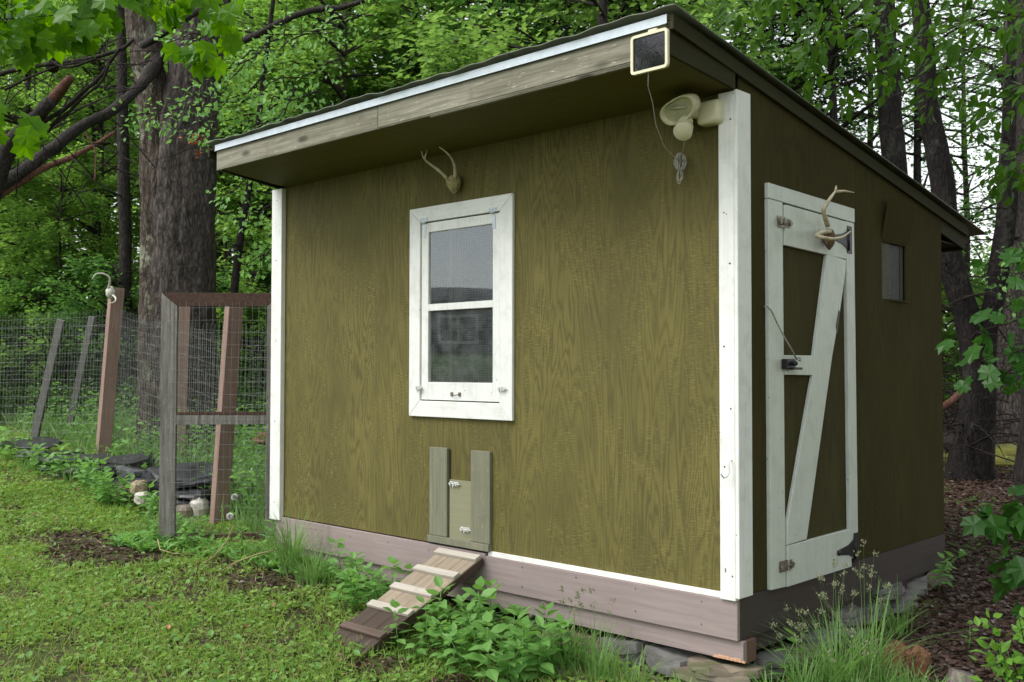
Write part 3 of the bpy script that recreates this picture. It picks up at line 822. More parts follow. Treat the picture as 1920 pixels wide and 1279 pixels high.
sp = empty('solar_panel', (-.06, -.61, 2.6), 'small black solar panel in a cream frame clipped to the fascia corner', 'solar panel')
sc0 = Vector((-.062, -.640, 2.498))
tl = Matrix.Rotation(R(0), 3, 'X')
def rrect(w, h, r, n=5):
    out = []
    for cx, cz, a0 in ((w-r, h-r, 0), (-w+r, h-r, 90), (-w+r, -h+r, 180), (w-r, -h+r, 270)):
        for k in range(n+1):
            t = R(a0+90*k/n); out.append((cx+r*math.cos(t), cz+r*math.sin(t)))
    return out
outr, inr = rrect(.100, .088, .018), rrect(.087, .075, .008)
n = len(outr); vs = []
for yy, ring in ((-.008, outr), (.008, outr), (-.008, inr), (.002, inr)):
    vs += [sc0+tl @ Vector((x, yy, z)) for x, z in ring]
fs = []
for k in range(n):
    q = (k+1) % n
    fs += [(k, q, n+q, n+k), (k, 2*n+k, 2*n+q, q), (2*n+k, 3*n+k, 3*n+q, 2*n+q)]
fs.append(tuple(n+k for k in range(n)))
MB().add(vs, fs).obj('frame', M['beige'], sp)
MB().add([sc0+tl @ Vector((x, -.001, z)) for x, z in inr], [tuple(range(n))]).obj('solar_cell', M['solar'], sp)
MB().box(-.085, -.035, -.625, -.585, 2.580, 2.606).obj('mounting_clip', M['beige'], sp, .004)

cord = MB().tube([(-.075, -.632, 2.412), (-.10, -.60, 2.36), (-.16, -.48, 2.32), (-.20, -.40, 2.24), (-.235, -.28, 2.16), (-.26, -.16, 2.13), (-.29, -.09, 2.14)], .0022, 5)
cord.tube([(-.20, -.15, 2.26), (-.235, -.11, 2.20), (-.27, -.08, 2.15)], .0022, 5)
for k in range(9):
    a = k*.7; rr = .030+.004*(k % 3)
    cord.tube([(-.29+rr*.8*math.cos(t)*math.cos(a*.3)+.004*(k % 2), -.075+.012*math.sin(a)+rr*.3*math.cos(t), 2.125+rr*1.15*math.sin(t)) for t in np.linspace(0, 6.3, 14)], .0028, 5)
cord.tube([(-.30+.012*math.cos(t), -.06, 2.052+.034*math.sin(t)) for t in np.linspace(0, 6.3, 14)], .0028, 5)
cord.tube([(-.29+.014*math.cos(t), -.065, 2.058+.028*math.sin(t)) for t in np.linspace(0, 6.3, 14)], .0028, 5)
tag(cord.obj('lamp_cord', M['rope']), 'thin cord from the solar panel, coiled into a bundle hanging below the floodlight', 'cord')

# ------------------------------------------------------------------ ramp
rp = empty('coop_ramp', (-1.88, -.5, -.3), 'short wooden chicken ramp with cleats leaning below the pop door', 'ramp')
A = Vector((-1.88, -.045, -.018)); B = Vector((-1.88, -.93, -.415))
dv = (B-A).normalized(); L = (B-A).length; sx = Vector((1, 0, 0)); nn = sx.cross(dv); nn = nn if nn.z > 0 else -nn
def rboard(t0, t1, x0, x1, h0, h1, name, mat):
    c = A+dv*((t0+t1)/2*L)+sx*((x0+x1)/2)+nn*((h0+h1)/2)
    o = MB().obox((0, 0, 0), (((x1-x0)/2), 0, 0), (0, (t1-t0)/2*L, 0), (0, 0, (h1-h0)/2)).obj(name, mat, None, .002)
    Mx = Matrix((sx, -dv, nn)).transposed().to_4x4(); Mx.translation = c
    o.matrix_world = Mx; o.location = c; o.rotation_euler = Mx.to_euler()
    put(o, rp); return o
xs = [-.178, -.06, .06, .178]
for i in range(3):
    rboard(.0, .60, xs[i]+.001, xs[i+1]-.001, -.012, 0, 'ramp_plank', M['ramp_new'])
    o = rboard(.602, 1.0, xs[i]+.001, xs[i+1]-.001, -.012, 0, 'ramp_plank', M['ramp_wet']); o['label'] = 'wet dark lower plank'
for i, t in enumerate((.015, .21, .41, .60, .82)):
    rboard(t, t+.052, -.182, .182, .0005, .020, 'cleat', M['cleat'] if i < 4 else M['cleat_wet'])
rboard(.0, 1., -.176, -.140, -.050, -.0125, 'rail', M['ramp_wet']); rboard(.0, 1., .140, .176, -.050, -.0125, 'rail', M['ramp_wet'])

# ------------------------------------------------------------------ gate leaning at the left
def quadboard(o_, ex, ey, ez, poly, th, name, mat, par, label=None):
    """poly in (u,v) of plane ex/ez, thickness along ey"""
    P = [o_+ex*u+ez*v for u, v in poly]
    ob = MB().prism(P, ey*th).obj(name, mat, par, .002)
    if label: ob['label'] = label
    return ob
gt = empty('screen_gate', (-4.93, -.42, -.29), 'grey weathered wooden gate frame with wire mesh beside the coop', 'gate')
gO = at(297, 1018, 7.9); gX = Vector((RGT.x, RGT.y, 0)).normalized(); gZ = Vector((0.003, 0, 1)).normalized(); gN = gX.cross(gZ)
GW, GH = .96, 1.965
jw = .125
quadboard(gO, gX, gN, gZ, [(0, 0), (jw, 0), (jw, GH-.105), (0, GH)], -.035, 'stile', M['grey_wood'], gt)
quadboard(gO, gX, gN, gZ, [(GW-jw, 0.03), (GW, 0.03), (GW, GH), (GW-jw, GH-.105)], -.035, 'stile', M['grey_wood'], gt)
quadboard(gO, gX, gN, gZ, [(.003, GH), (jw+.003, GH-.105), (GW-jw-.003, GH-.105), (GW-.003, GH)], -.035, 'top_rail', M['brown_wood'], gt, 'dark brown top rail')
quadboard(gO, gX, gN, gZ, [(jw+.001, .925), (GW-jw-.001, .930), (GW-jw-.001, 1.00), (jw+.001, 1.0)], -.022, 'middle_rail', M['grey_wood'], gt)
quadboard(gO, gX, gN, gZ, [(jw+.001, 1.0015), (GW-jw-.001, 1.0015), (GW-jw-.001, 1.03), (jw+.001, 1.025)], -.030, 'middle_rail', M['brown_wood'], gt, 'brown strip on the middle rail')
quadboard(gO, gX, gN, gZ, [(jw+.001, -.06), (GW-jw, -.02), (GW-jw, .08), (jw+.001, .05)], -.022, 'bottom_rail', M['brown_wood'], gt)
m = MB()
for u in np.arange(jw-.03, GW-jw+.03, .052): m.tube([gO+gX*(u)+gZ*.02-gN*-.004, gO+gX*(u+.01*math.sin(u*20))+gZ*1.0+gN*.004, gO+gX*u+gZ*(GH-.07)+gN*.004], .0012, 3, cap=False)
for v in np.arange(.08, GH-.07, .098): m.tube([gO+gX*(jw-.05)+gZ*v+gN*.006, gO+gX*(GW/2)+gZ*(v+.006)+gN*.006, gO+gX*(GW-jw+.05)+gZ*v+gN*.006], .0012, 3, cap=False)
m.obj('wire_mesh', M['wire'], gt)['kind'] = 'stuff'

# ------------------------------------------------------------------ fences
def post_mb(b, t, w=.088, d=.04, ang=0.):
    b, t = Vector(b), Vector(t); ax = (t-b); L = ax.length; ax.normalize()
    side = (Matrix.Rotation(ang, 3, 'Z') @ gX); side = (side-ax*side.dot(ax)).normalized(); fr = ax.cross(side)
    return MB().obox((b+t)/2, side*w/2, fr*d/2, ax*L/2)
def fence_run(pts, h0, h1, par, name='wire_mesh', dv=.0508, dh=.1016, rad=.0009, wob=1.):
    m = MB()
    for (a, b) in zip(pts[:-1], pts[1:]):
        a, b = Vector(a), Vector(b); n = int((b-a).length/dv)
        ph = random.random()*6
        def off(t, z): return Vector((0, 1, 0))*(wob*.012*math.sin(t*9+ph)*math.sin(z*2)) + Vector((0, 0, 1))*(wob*.006*math.sin(t*7+ph))
        base = lambda t: (lambda p: Vector((p.x, p.y, p.z)))(a.lerp(b, t))
        for i in range(n+1):
            t = i/n; p = base(t)
            m.tube([p+Vector((0, 0, z))+off(t, z)+Vector((.05*z, 0, 0)) for z in (h0, (h0+h1)/2, h1)], rad*1.9, 3, cap=False)
        for z in np.arange(h0, h1+.01, dh):
            m.tube([base(t)+Vector((0, 0, z))+off(t, z)+Vector((.05*z, 0, 0)) for t in np.linspace(0, 1, 14)], rad, 3, cap=False)
    o = m.obj(name, M['wire'], par); o['kind'] = 'stuff'; return o
f1 = empty('wire_fence', (-8.8, .86, .05), 'welded wire fence with two leaning pink brown posts behind the slate wall', 'fence')
P2b, P2t = at(408, 990, 8.7)-Vector((0, 0, .08)), at(440, 560, 8.7)
P1b, P1t = at(192, 855, 11.3)-Vector((0, 0, .06)), at(219, 540, 11.3)
post_mb(P2b, P2t, .13, .10, R(38)).obj('post', M['post_pink'], f1, .003)
post_mb(P1b, P1t, .14, .12, R(38)).obj('post', M['post_pink'], f1, .003)
c_ = lambda v: (v[0], v[1], v[2])
fb2, fb1 = P2b+Vector((0, .09, .1)), P1b+Vector((0, .10, .1))
fL = gp(-60, 12.4)
fence_run([(-3.99, .75, fb2.z+.02), fb2, fb1, fL], .02, 1.62, f1)
post_mb(fL-Vector((0, 0, .1)), fL+Vector((.08, 0, 1.8)), .07, .07).obj('post', M['post_dark'], f1, .002)
f2 = empty('wire_fence', (-7, 3, .2), 'far welded wire fence closing the back of the run, in front of the big trunk', 'fence')
q = [gp(500, 11.2), gp(338, 11.6), gp(125, 13.2), gp(62, 12.9), gp(-80, 13.0)]
post_mb(q[1]-Vector((0, 0, .1)), q[1]+Vector((.1, 0, 1.85)), .12, .05, R(10)).obj('post', M['post_pink'], f2, .002)
post_mb(q[2]-Vector((0, 0, .1)), q[2]+Vector((.30, .2, 1.58)), .08, .06).obj('post', M['post_dark'], f2, .002)
post_mb(q[3]-Vector((0, 0, .1)), q[3]+Vector((.36, .2, 1.55)), .09, .07).obj('post', M['post_dark'], f2, .002)
fence_run(q, .05, 1.55, f2, rad=.0008, wob=.3)
ak = empty('deer_antlers', P1t, 'white skull with curling antlers hung on top of the left fence post', 'antlers')
kc = at(207, 549, 11.12)
skull_mb(kc, (.055, .05, .07), 0).obj('skull_plate', M['bone_pale'], ak)
antler([at(203, 543, 11.1), at(206, 528, 11.06), at(204, 519, 11.03), at(192, 513, 11.0), at(180, 514, 10.98), at(172, 524, 10.96)], .014, (), ak, M['bone_pale'])
antler([at(211, 553, 11.1), at(217, 559, 11.0), at(215, 566, 10.95), at(204, 569, 10.95)], .013, (), ak, M['bone_pale'])

# ------------------------------------------------------------------ stones
def rock(c, s, name, mat, seed, flat=False, rotz=0., tilt=0.):
    rr = random.Random(seed); n1, n2 = 14, 8
    vs = []
    Rm = Matrix.Rotation(rotz, 3, 'Z') @ Matrix.Rotation(tilt, 3, 'X')
    pw = .38 if flat else .72
    for i in range(n2+1):
        ph = math.pi*i/n2
        for k in range(n1):
            th = 2*math.pi*k/n1
            sg = lambda v: math.copysign(abs(v)**pw, v)
            p = Vector((sg(math.sin(ph))*math.cos(th), sg(math.sin(ph))*math.sin(th), sg(math.cos(ph))))
            nv = 1+.30*noise.noise(p*1.3+Vector((seed*3.1, 0, 0)))+.12*noise.noise(p*4+Vector((0, seed*2.3, 0)))
            p = Vector((p.x*s[0]*nv, p.y*s[1]*nv, p.z*s[2]*(1+.25*noise.noise(p*2.2+Vector((seed, seed, 0))))))
            vs.append(Rm @ p)
    fs = [(i*n1+k, (i+1)*n1+k, (i+1)*n1+(k+1) % n1, i*n1+(k+1) % n1) for i in range(n2) for k in range(n1)]
    o = MB().add(vs, fs, 0, False).obj(name, mat); o.location = c
    return o
def slab(c, s, name, mat, seed, rotz=0., tilt=0.):
    """jagged split slab made of two or three broken layers"""
    rr = random.Random(seed); m = MB()
    Rm = Matrix.Rotation(rotz, 3, 'Z') @ Matrix.Rotation(tilt, 3, 'X') @ Matrix.Rotation(rr.uniform(-.08, .08), 3, 'Y')
    nl_ = 3 if s[2] > .028 else 2
    z0 = -s[2]
    for L_ in range(nl_):
        n_ = rr.randint(8, 12); th_ = 2*s[2]/nl_*rr.uniform(.8, 1.15); k_ = rr.uniform(.8, 1.05); ph = rr.random()
        ring = []
        for k in range(n_):
            a = 2*math.pi*(k+rr.uniform(-.32, .32))/n_+ph
            q_ = k_*rr.uniform(.72, 1.12)
            ring.append(Vector((math.copysign(abs(math.cos(a))**.75, math.cos(a))*s[0]*q_, math.copysign(abs(math.sin(a))**.75, math.sin(a))*s[1]*q_, 0)))
        dz = Vector((rr.uniform(-.02, .02), rr.uniform(-.02, .02), 0))
        vs = [Rm @ (p*1.0+dz+Vector((0, 0, z0+rr.uniform(-.004, .004)))) for p in ring]+[Rm @ (p*rr.uniform(.90, 1.0)+dz+Vector((0, 0, z0+th_+rr.uniform(-.010, .012)))) for p in ring]
        vs.append(Rm @ (dz+Vector((0, 0, z0+th_+.006))))
        fs = [(k, (k+1) % n_, n_+(k+1) % n_, n_+k) for k in range(n_)]+[(n_+k, n_+(k+1) % n_, 2*n_) for k in range(n_)]+[tuple(range(n_))[::-1]]
        m.add(vs, fs); z0 += th_*.92
    o = m.obj(name, mat); o.location = c
    return o
SL = M['slate']
slabs = [ # px, py, depth, half sizes, tilt, label
 (60,832,11.6,(.34,.22,.030),.10,'dark slate slab at the far left end of the low stone wall'),
 (95,852,11.2,(.42,.24,.035),-.06,'broad dark slate slab second from the left end of the wall'),
 (150,858,10.9,(.50,.25,.022),.05,'long thin slate slab left of the first fence post'),
 (185,880,10.5,(.42,.22,.030),-.08,'slate slab directly below the left fence post'),
 (235,870,10.3,(.34,.20,.05),.12,'jagged slate slab right of the left fence post'),
 (262,888,9.9,(.30,.20,.05),-.1,'thick black slate left of the gate frame'),
 (280,905,9.6,(.24,.18,.04),.05,'black slate slab touching the left gate stile'),
 (352,888,9.3,(.34,.25,.035),.14,'topmost wide slate slab seen through the gate'),
 (362,905,9.2,(.36,.22,.03),-.05,'second slate slab down seen through the gate'),
 (348,921,9.1,(.30,.2,.028),.02,'third slate slab down seen through the gate'),
 (372,930,9.15,(.24,.2,.02),.08,'lowest slate slab above the white stone behind the gate')]
for i, (px, py, d, s, tl_, lb) in enumerate(slabs):
    p = at(px, py, d)
    tag(slab(p, s, 'slate_slab', SL, 10+i, R(43+random.uniform(-30, 30)), tl_*1.8), lb, 'slate slab', 'slate slabs of the low wall')
for i in range(9):
    px = 90+i*33; d = 11.1-i*.21
    p = at(px, 868+i*8.5+random.uniform(-3, 4), d)
    tag(slab(p, (.27, .22, .055), 'slate_block', SL, 60+i, R(random.uniform(0, 90)), random.uniform(-.12, .12)),
        'dark broken slate block under the slabs, %s from the wall\'s far left end' % ['first', 'second', 'third', 'fourth', 'fifth', 'sixth', 'seventh', 'eighth', 'ninth'][i], 'slate block', 'broken slate under the slabs')
for px, py, d, s, mt, nm, lb in [
 (375,953,8.95,(.085,.08,.105),'rock_white','field_stone','rounded pale grey white stone seen through the gate'),
 (347,965,8.9,(.085,.08,.09),'rock_brown','field_stone','dark rounded stone left of the white stone behind the gate'),
 (262,915,9.3,(.08,.08,.075),'rock_tan','field_stone','tan cobble just left of the gate'),
 (268,934,9.1,(.075,.07,.06),'rock_white','field_stone','cream white stone left of the gate near the lawn'),
 (240,925,9.5,(.10,.1,.08),'rock_brown','field_stone','brown shaded stone under the slate left of the tan cobble'),
 (497,822,10.9,(.10,.1,.07),'rot','clay_brick','small orange brown brick piece behind the right gate stile')]:
    tag(rock(at(px, py, d), s, nm, M[mt], int(px), False, px), lb, 'stone' if nm == 'field_stone' else 'brick')
#FS
# foundation stones: (x, y, z, half sizes)
fst = [(-1.35,.22,-.40,(.20,.16,.06),'slate_grey'),(-1.05,.05,-.415,(.22,.18,.05),'rock_brown'),(-.72,.05,-.41,(.18,.14,.075),'slate_grey'),(-.42,.10,-.40,(.20,.17,.06),'slate_grey'),
 (-.75,-.28,-.47,(.20,.13,.035),'rock_brown'),(-.38,-.22,-.475,(.24,.14,.03),'rock_brown'),(-.10,-.02,-.375,(.20,.12,.045),'rock_brown'),(-.18,-.30,-.49,(.15,.12,.03),'slate_grey'),
 (.03,.28,-.37,(.10,.17,.045),'slate_grey'),(.0,.55,-.40,(.11,.18,.05),'rock_brown'),(-.03,.86,-.36,(.11,.18,.042),'slate_grey'),(-.01,1.15,-.385,(.10,.17,.05),'slate_grey'),(-.03,1.15,-.285,(.09,.16,.036),'slate_grey'),
 (-.03,1.50,-.33,(.10,.2,.05),'slate_grey'),(-.01,1.82,-.32,(.11,.17,.05),'slate_grey'),(-.03,1.75,-.24,(.08,.18,.03),'slate_grey'),(-.03,2.15,-.29,(.10,.18,.055),'slate_grey'),(-.03,2.42,-.27,(.10,.15,.05),'rock_brown')]
lbs = ['grey flat stone furthest left under the front skirt','brown flat stone under the front skirt left of the blocky grey one','blocky grey stone under the front skirt in the middle of the gap','grey stone under the front skirt near the right corner',
 'mossy brown slab on the ground before the blocky grey stone','broad brown slab on the ground right of the mossy one','brown slab directly under the broken corner splinter','pale grey slab at the bottom edge below the corner',
 'grey stone under the dark side just behind the corner','brown stone under the dark side second from the corner','grey stone under the door side third from the corner','lower grey stone of the stack below the door hinge','upper grey stone of the stack below the door hinge',
 'wide grey stone under the side wall right of the door','lower stone of the pair under the side vent','thin upper stone of the pair under the side vent','grey stone second from the back corner','brown stone at the back corner of the coop']
for i, ((x, y, z, s, mt), lb) in enumerate(zip(fst, lbs)):
    tag(slab((x, y, z), s, 'foundation_stone', M[mt], 100+i, R(random.uniform(-15, 15)), random.uniform(-.06, .06)), lb, 'stone', 'dry laid stones under the coop')

# ------------------------------------------------------------------ numpy noise and masks
_perm = rng.random((256, 256))
def vnoise(x, y, s):
    x = np.asarray(x)*s+57.3; y = np.asarray(y)*s+91.7
    xi, yi = np.floor(x).astype(int), np.floor(y).astype(int)
    fx, fy = x-xi, y-yi
    fx, fy = fx*fx*(3-2*fx), fy*fy*(3-2*fy)
    P = lambda a, b: _perm[a % 256, b % 256]
    return (P(xi, yi)*(1-fx)+P(xi+1, yi)*fx)*(1-fy)+(P(xi, yi+1)*(1-fx)+P(xi+1, yi+1)*fx)*fy
def inview(x, y, z, mg=220):
    v = np.stack([x-CAM.x, y-CAM.y, z-CAM.z], 1)
    d = v @ np.array(FWD); dd = np.maximum(d, .01)
    u = 960+FPX*(v @ np.array(RGT))/dd; w_ = 639.5-FPX*(v @ np.array(UPV))/dd
    return (d > .5) & (u > -mg) & (u < 1920+mg) & (w_ > -mg) & (w_ < 1279+mg)
def under_coop(x, y, m=0.):
    return (x > -3.98-m) & (x < .02+m) & (y > -.03-m) & (y < 2.62+m)
def fenceline(x): return .15+np.maximum(0, (-x-4))*.13
def rdirs(n, up=0., spread=1.):
    a = rng.random(n)*2*np.pi
    return np.stack([np.cos(a), np.sin(a), up+spread*(rng.random(n)-.5)], 1)
def rnorm(n, j=.5, base=(0, 0, 1)):
    v = np.array(base)+rng.normal(0, j, (n, 3))
    return v/np.linalg.norm(v, axis=1, keepdims=True)
BARE = [(gp(215, 7.6), .62), (gp(150, 8.1), .40), (gp(525, 6.75), .42), (gp(470, 7.3), .30), (gp(140, 5.0), .16), (gp(330, 8.3), .35), (gp(700, 5.2), .2), (gp(860, 5.0), .16)]

def scatter(n, x0, x1, y0, y1, keep):
    x = rng.uniform(x0, x1, n); y = rng.uniform(y0, y1, n)
    k = keep(x, y)
    x, y = x[k], y[k]
    z = gz(x, y)
    k = inview(x, y, z)
    return x[k], y[k], z[k]
def lawnkeep(dens):
    def f(x, y):
        nz = .55*vnoise(x, y, 2.1)+.45*vnoise(x, y, 6.3)
        p = np.clip((nz-.22)*3.2, .16, 1)
        for c, r in BARE:
            q = np.hypot((x-c.x), (y-c.y))/r+.5*(vnoise(x, y, 7.)-.5)
            p = p*np.clip((q-.62)*2.6, .03, 1)
        near = np.hypot(x-CAM.x, y-CAM.y)
        p = p*np.clip(9.5/np.maximum(near, .1), .35, 1)**1.2
        ok = (y < fenceline(x)+.25) & ~under_coop(x, y, .0) & ((x < .3) | (y < .4))
        return ok & (rng.random(len(x)) < p*dens)
    return f
def stuff(name, me):
    return tag(inst(name, me), kind='stuff')
x, y, z = scatter(900000, -14, 2.6, -4.5, 2.6, lawnkeep(.34))
n = len(x); h = rng.random(n)**1.5*.040
far = np.clip(np.hypot(x-CAM.x, y-CAM.y)/6., 1, 2)
stuff('lawn_clover', cloud('lawn_clover', T_SMALL, np.stack([x, y, z+h], 1), rdirs(n, .15, .7), rnorm(n, .45), rng.uniform(.012, .048, n)**1.0*far**.5, M['lawn_leaf']))
nl = n
x, y, z = scatter(900000, -14, 2.6, -4.5, 2.6, lawnkeep(.40))
n = len(x)
d = rng.normal(0, .55, (n, 3)); d[:, 2] = 1
stuff('lawn_grass', cloud('lawn_grass', T_BLADE, np.stack([x, y, z-.004], 1), d, rnorm(n, 1., (0, 0, 0)), rng.uniform(.03, .10, n), M['lawn_blade']))
x, y, z = scatter(14000, -14, 2.6, -4.5, 2.6, lambda x, y: (y < fenceline(x)) & ~under_coop(x, y))
n = len(x)
stuff('dry_thatch', cloud('dry_thatch', T_BLADE, np.stack([x, y, z+rng.random(n)*.03], 1), rdirs(n, .05, .2), rnorm(n, .2), rng.uniform(.03, .10, n), M['straw']))
x, y, z = scatter(26000, -14, 2.6, -4.5, 2.6, lawnkeep(.8))
n = len(x)
stuff('lawn_weeds', cloud('lawn_weeds', T_OVAL, np.stack([x, y, z+.01+rng.random(n)*.025], 1), rdirs(n, .35, .7), rnorm(n, .4), rng.uniform(.03, .062, n), M['leaf_weed']))
# dark leaf litter on the forest side and at the coop's foot
def litkeep(x, y):
    forest = (y > fenceline(x)) & ((x > -.2) | (y > 2.5) | (x < -4))
    foot = (y > -.75) & (y < .3) & (x > -4) & (x < .4)
    p = np.where(forest & (x > -4), 1., np.where(foot, .35, .12))
    for c, r in BARE: p = np.maximum(p, .75*(np.hypot(x-c.x, y-c.y) < r*.9))
    return ~under_coop(x, y, -.1) & (rng.random(len(x)) < p)
x, y, z = scatter(300000, -10, 5, -1.2, 14, litkeep)
n = len(x)
stuff('leaf_litter', cloud('leaf_litter', T_SMALL, np.stack([x, y, z+.006+rng.random(n)*.015], 1), rdirs(n, 0, .5), rnorm(n, .35), rng.uniform(.022, .060, n), M['litter']))
print('lawn', nl, 'litter', n)

# undergrowth beyond the fence line, on the left
def ugk(x, y):
    nz = .6*vnoise(x, y, 1.3)+.4*vnoise(x, y, 4.)
    return (y > fenceline(x)-.05) & (x < -4.05) & (rng.random(len(x)) < np.clip((nz-.15)*2, .1, 1))
x, y, z = scatter(170000, -26, -4, 0, 13, ugk)
n = len(x); h = (rng.random(n)**.8)*(.12+.75*vnoise(x, y, 1.1))
stuff('undergrowth', cloud('undergrowth', T_SMALL, np.stack([x, y, z+h], 1), rdirs(n, .2, .8), rnorm(n, .45), rng.uniform(.03, .075, n), M['leaf_weed']))
x, y, z = scatter(60000, -20, -4, 0, 9, ugk)
n = len(x); d = rng.normal(0, .35, (n, 3)); d[:, 2] = 1
stuff('rough_grass', cloud('rough_grass', T_BLADE, np.stack([x, y, z], 1), d, rnorm(n, 1., (0, 0, 0)), rng.uniform(.12, .38, n), M['tall_grass']))
# green cover and moss under the right-hand trees
def rgk(x, y):
    return (x > -3.2) & (y > 2.8) & (vnoise(x, y, 1.4) > .52) & (rng.random(len(x)) < .5)
x, y, z = scatter(60000, -6, 6, 3, 16, rgk); n = len(x)
stuff('forest_floor_plants', cloud('forest_floor_plants', T_SMALL, np.stack([x, y, z+rng.random(n)**2*.10], 1), rdirs(n, .1, .6), rnorm(n, .4), rng.uniform(.025, .055, n), M['leaf_mid']))
# meadow grass in the light far beyond the trees
x = rng.uniform(-14, 12, 90000); y = rng.uniform(15, 40, 90000); z = gz(x, y); k = inview(x, y, z); x, y, z = x[k], y[k], z[k]; n = len(x)
stuff('far_meadow', cloud('far_meadow', T_SMALL, np.stack([x, y, z+rng.random(n)*.5], 1), rdirs(n, .4, .8), rnorm(n, .5), rng.uniform(.10, .25, n), M['leaf_shrub']))

# ------------------------------------------------------------------ trees
def spray_points(branches, per, wid, thick, size, droop=.1):
    """flat sprays of leaves along 3-D branches"""
    P, D, Nn = [], [], []
    for a, b, k in branches:
        a, b = np.array(a), np.array(b); v = b-a; L = np.linalg.norm(v)+1e-6; v = v/L
        s = np.cross(v, (0, 0, 1)); s /= np.linalg.norm(s)+1e-6
        m = int(k)
        t = rng.random(m)**.75
        sgn = rng.choice([-1, 1], m); lat = rng.random(m)*wid*L*(1.05-.7*t)
        off = sgn*lat
        p = a+v*(t*L)[:, None]+s*off[:, None]
        p[:, 2] += rng.normal(0, thick, m)-droop*(lat+.3*t*L)
        dd = v*.8+s*(sgn*rng.uniform(.3, 1, m))[:, None]+rng.normal(0, .25, (m, 3))
        dd[:, 2] -= .25
        P.append(p); D.append(dd); Nn.append(rnorm(m, .38))
    return np.concatenate(P), np.concatenate(D), np.concatenate(Nn)
def crown_variant(name, z0, z1, rad, nb, leaves, size, mat, shape='dome', tip=.25, seed=0, rise=.15):
    rr = random.Random(seed)
    br = []; limbs = MB()
    for i in range(nb):
        u = rr.random(); zz = z0+(z1-z0)*u
        prof = {'dome': math.sqrt(max(.05, 1-(2*u-1)**2*.75)), 'cone': 1.05-.85*u, 'column': .85}[shape]
        L = rad*prof*rr.uniform(.55, 1.1); az = rr.random()*6.283
        a = Vector((0, 0, zz-L*.25)); b = Vector((math.cos(az)*L, math.sin(az)*L, zz+L*rr.uniform(-.15, rise+.2)))
        a2 = a.lerp(b, tip)
        br.append((a2, b, leaves/nb*prof))
        limbs.tube([a, a.lerp(b, .5)+Vector((0, 0, .05*L)), b], [.012+.012*L, .008+.006*L, .004], 4, cap=False)
        for q in range(2):
            az2 = az+rr.uniform(-.9, .9); L2 = L*.45; st = a.lerp(b, rr.uniform(.3, .8))
            e2 = st+Vector((math.cos(az2)*L2, math.sin(az2)*L2, rr.uniform(-.1, .25)*L2)); br.append((st, e2, leaves/nb*.35))
    P, D, Nn = spray_points(br, 0, .42, .05+.02*rad, size)
    return cloud(name, T_SMALL, P, D, Nn, rng.uniform(.5, 1.5, len(P))*size, mat), limbs
M['leaf_backlit'] = leafmat('backlit bright leaf', (.11, .24, .05), (.23, .38, .10), .58, .40)
CR = {}
CR['sap'] = crown_variant('sapling_crown', .5, 6.5, 1.7, 46, 9500, .085, M['leaf_backlit'], 'column', seed=1)
CR['sap2'] = crown_variant('sapling_crown', .8, 8.5, 2.1, 52, 11000, .095, M['leaf_far'], 'dome', seed=2)
CR['big'] = crown_variant('tree_crown', 3.0, 13, 3.6, 70, 15000, .13, M['leaf_mid'], 'dome', seed=3)
CR['big2'] = crown_variant('tree_crown', 2.2, 12, 3.2, 70, 14000, .12, M['leaf_far'], 'dome', seed=4)
CR['shrub'] = crown_variant('shrub_crown', .15, 1.7, .95, 34, 4200, .065, M['leaf_backlit'], 'dome', seed=5)
CR['shrub2'] = crown_variant('shrub_crown', .1, 2.4, 1.1, 36, 4600, .070, M['leaf_mid'], 'dome', seed=6)
CR['hemlock'] = crown_variant('hemlock_crown', 1.5, 11, 2.6, 80, 16000, .085, M['leaf_pine'], 'cone', seed=8, rise=-.1)
CR['thin'] = crown_variant('thin_crown', 2.0, 10, 2.8, 40, 3000, .085, M['leaf_mid'], 'dome', seed=9)
LM = {k: v[1].obj('limbs', M['twig'], mesh_only=True) for k, v in CR.items()}
def trunkmesh(h, r, seed, lean=.3, n=9):
    rr = random.Random(seed); P = []; x_ = y_ = 0
    for i in range(n):
        t = i/(n-1); P.append((x_, y_, h*t-.15*(i == 0))); x_ += rr.uniform(-1, 1)*lean*.12; y_ += rr.uniform(-1, 1)*lean*.12
    return MB().tube(P, [r*(1.25 if i == 0 else 1-.75*i/(n-1)) for i in range(n)], 10, jit=.06).obj('trunk', M['bark_dark'], mesh_only=True)
TM = {'sap': trunkmesh(6.5, .045, 1), 'sap2': trunkmesh(8.5, .07, 2), 'big': trunkmesh(13, .17, 3), 'big2': trunkmesh(12, .14, 4), 'shrub': trunkmesh(1.5, .015, 5),
      'shrub2': trunkmesh(2.2, .02, 6), 'hemlock': trunkmesh(11, .13, 7), 'thin': trunkmesh(11, .10, 8)}
ORD = ['leftmost', 'second', 'third', 'fourth', 'fifth', 'sixth', 'seventh', 'eighth', 'ninth', 'tenth', 'eleventh', 'twelfth', 'thirteenth', 'fourteenth', 'fifteenth', 'sixteenth']
def plant_row(nm, var, cat, group, where, look, spots):
    spots = sorted(spots)
    for i, (px, d, s) in enumerate(spots):
        p = gp(px, d)
        lb = (f'{look}, {ORD[i]} {where}' if i == 0 else f'{look}, {ORD[i]} from left {where}')
        e_ = empty(nm, p, lb, cat, group)
        e_.rotation_euler.z = random.random()*6.28; e_.scale = (s, s, s*random.uniform(.9, 1.1))
        v = var[i % len(var)]
        inst('trunk', TM[v], e_); inst('limbs', LM[v], e_); inst('crown', CR[v][0], e_)
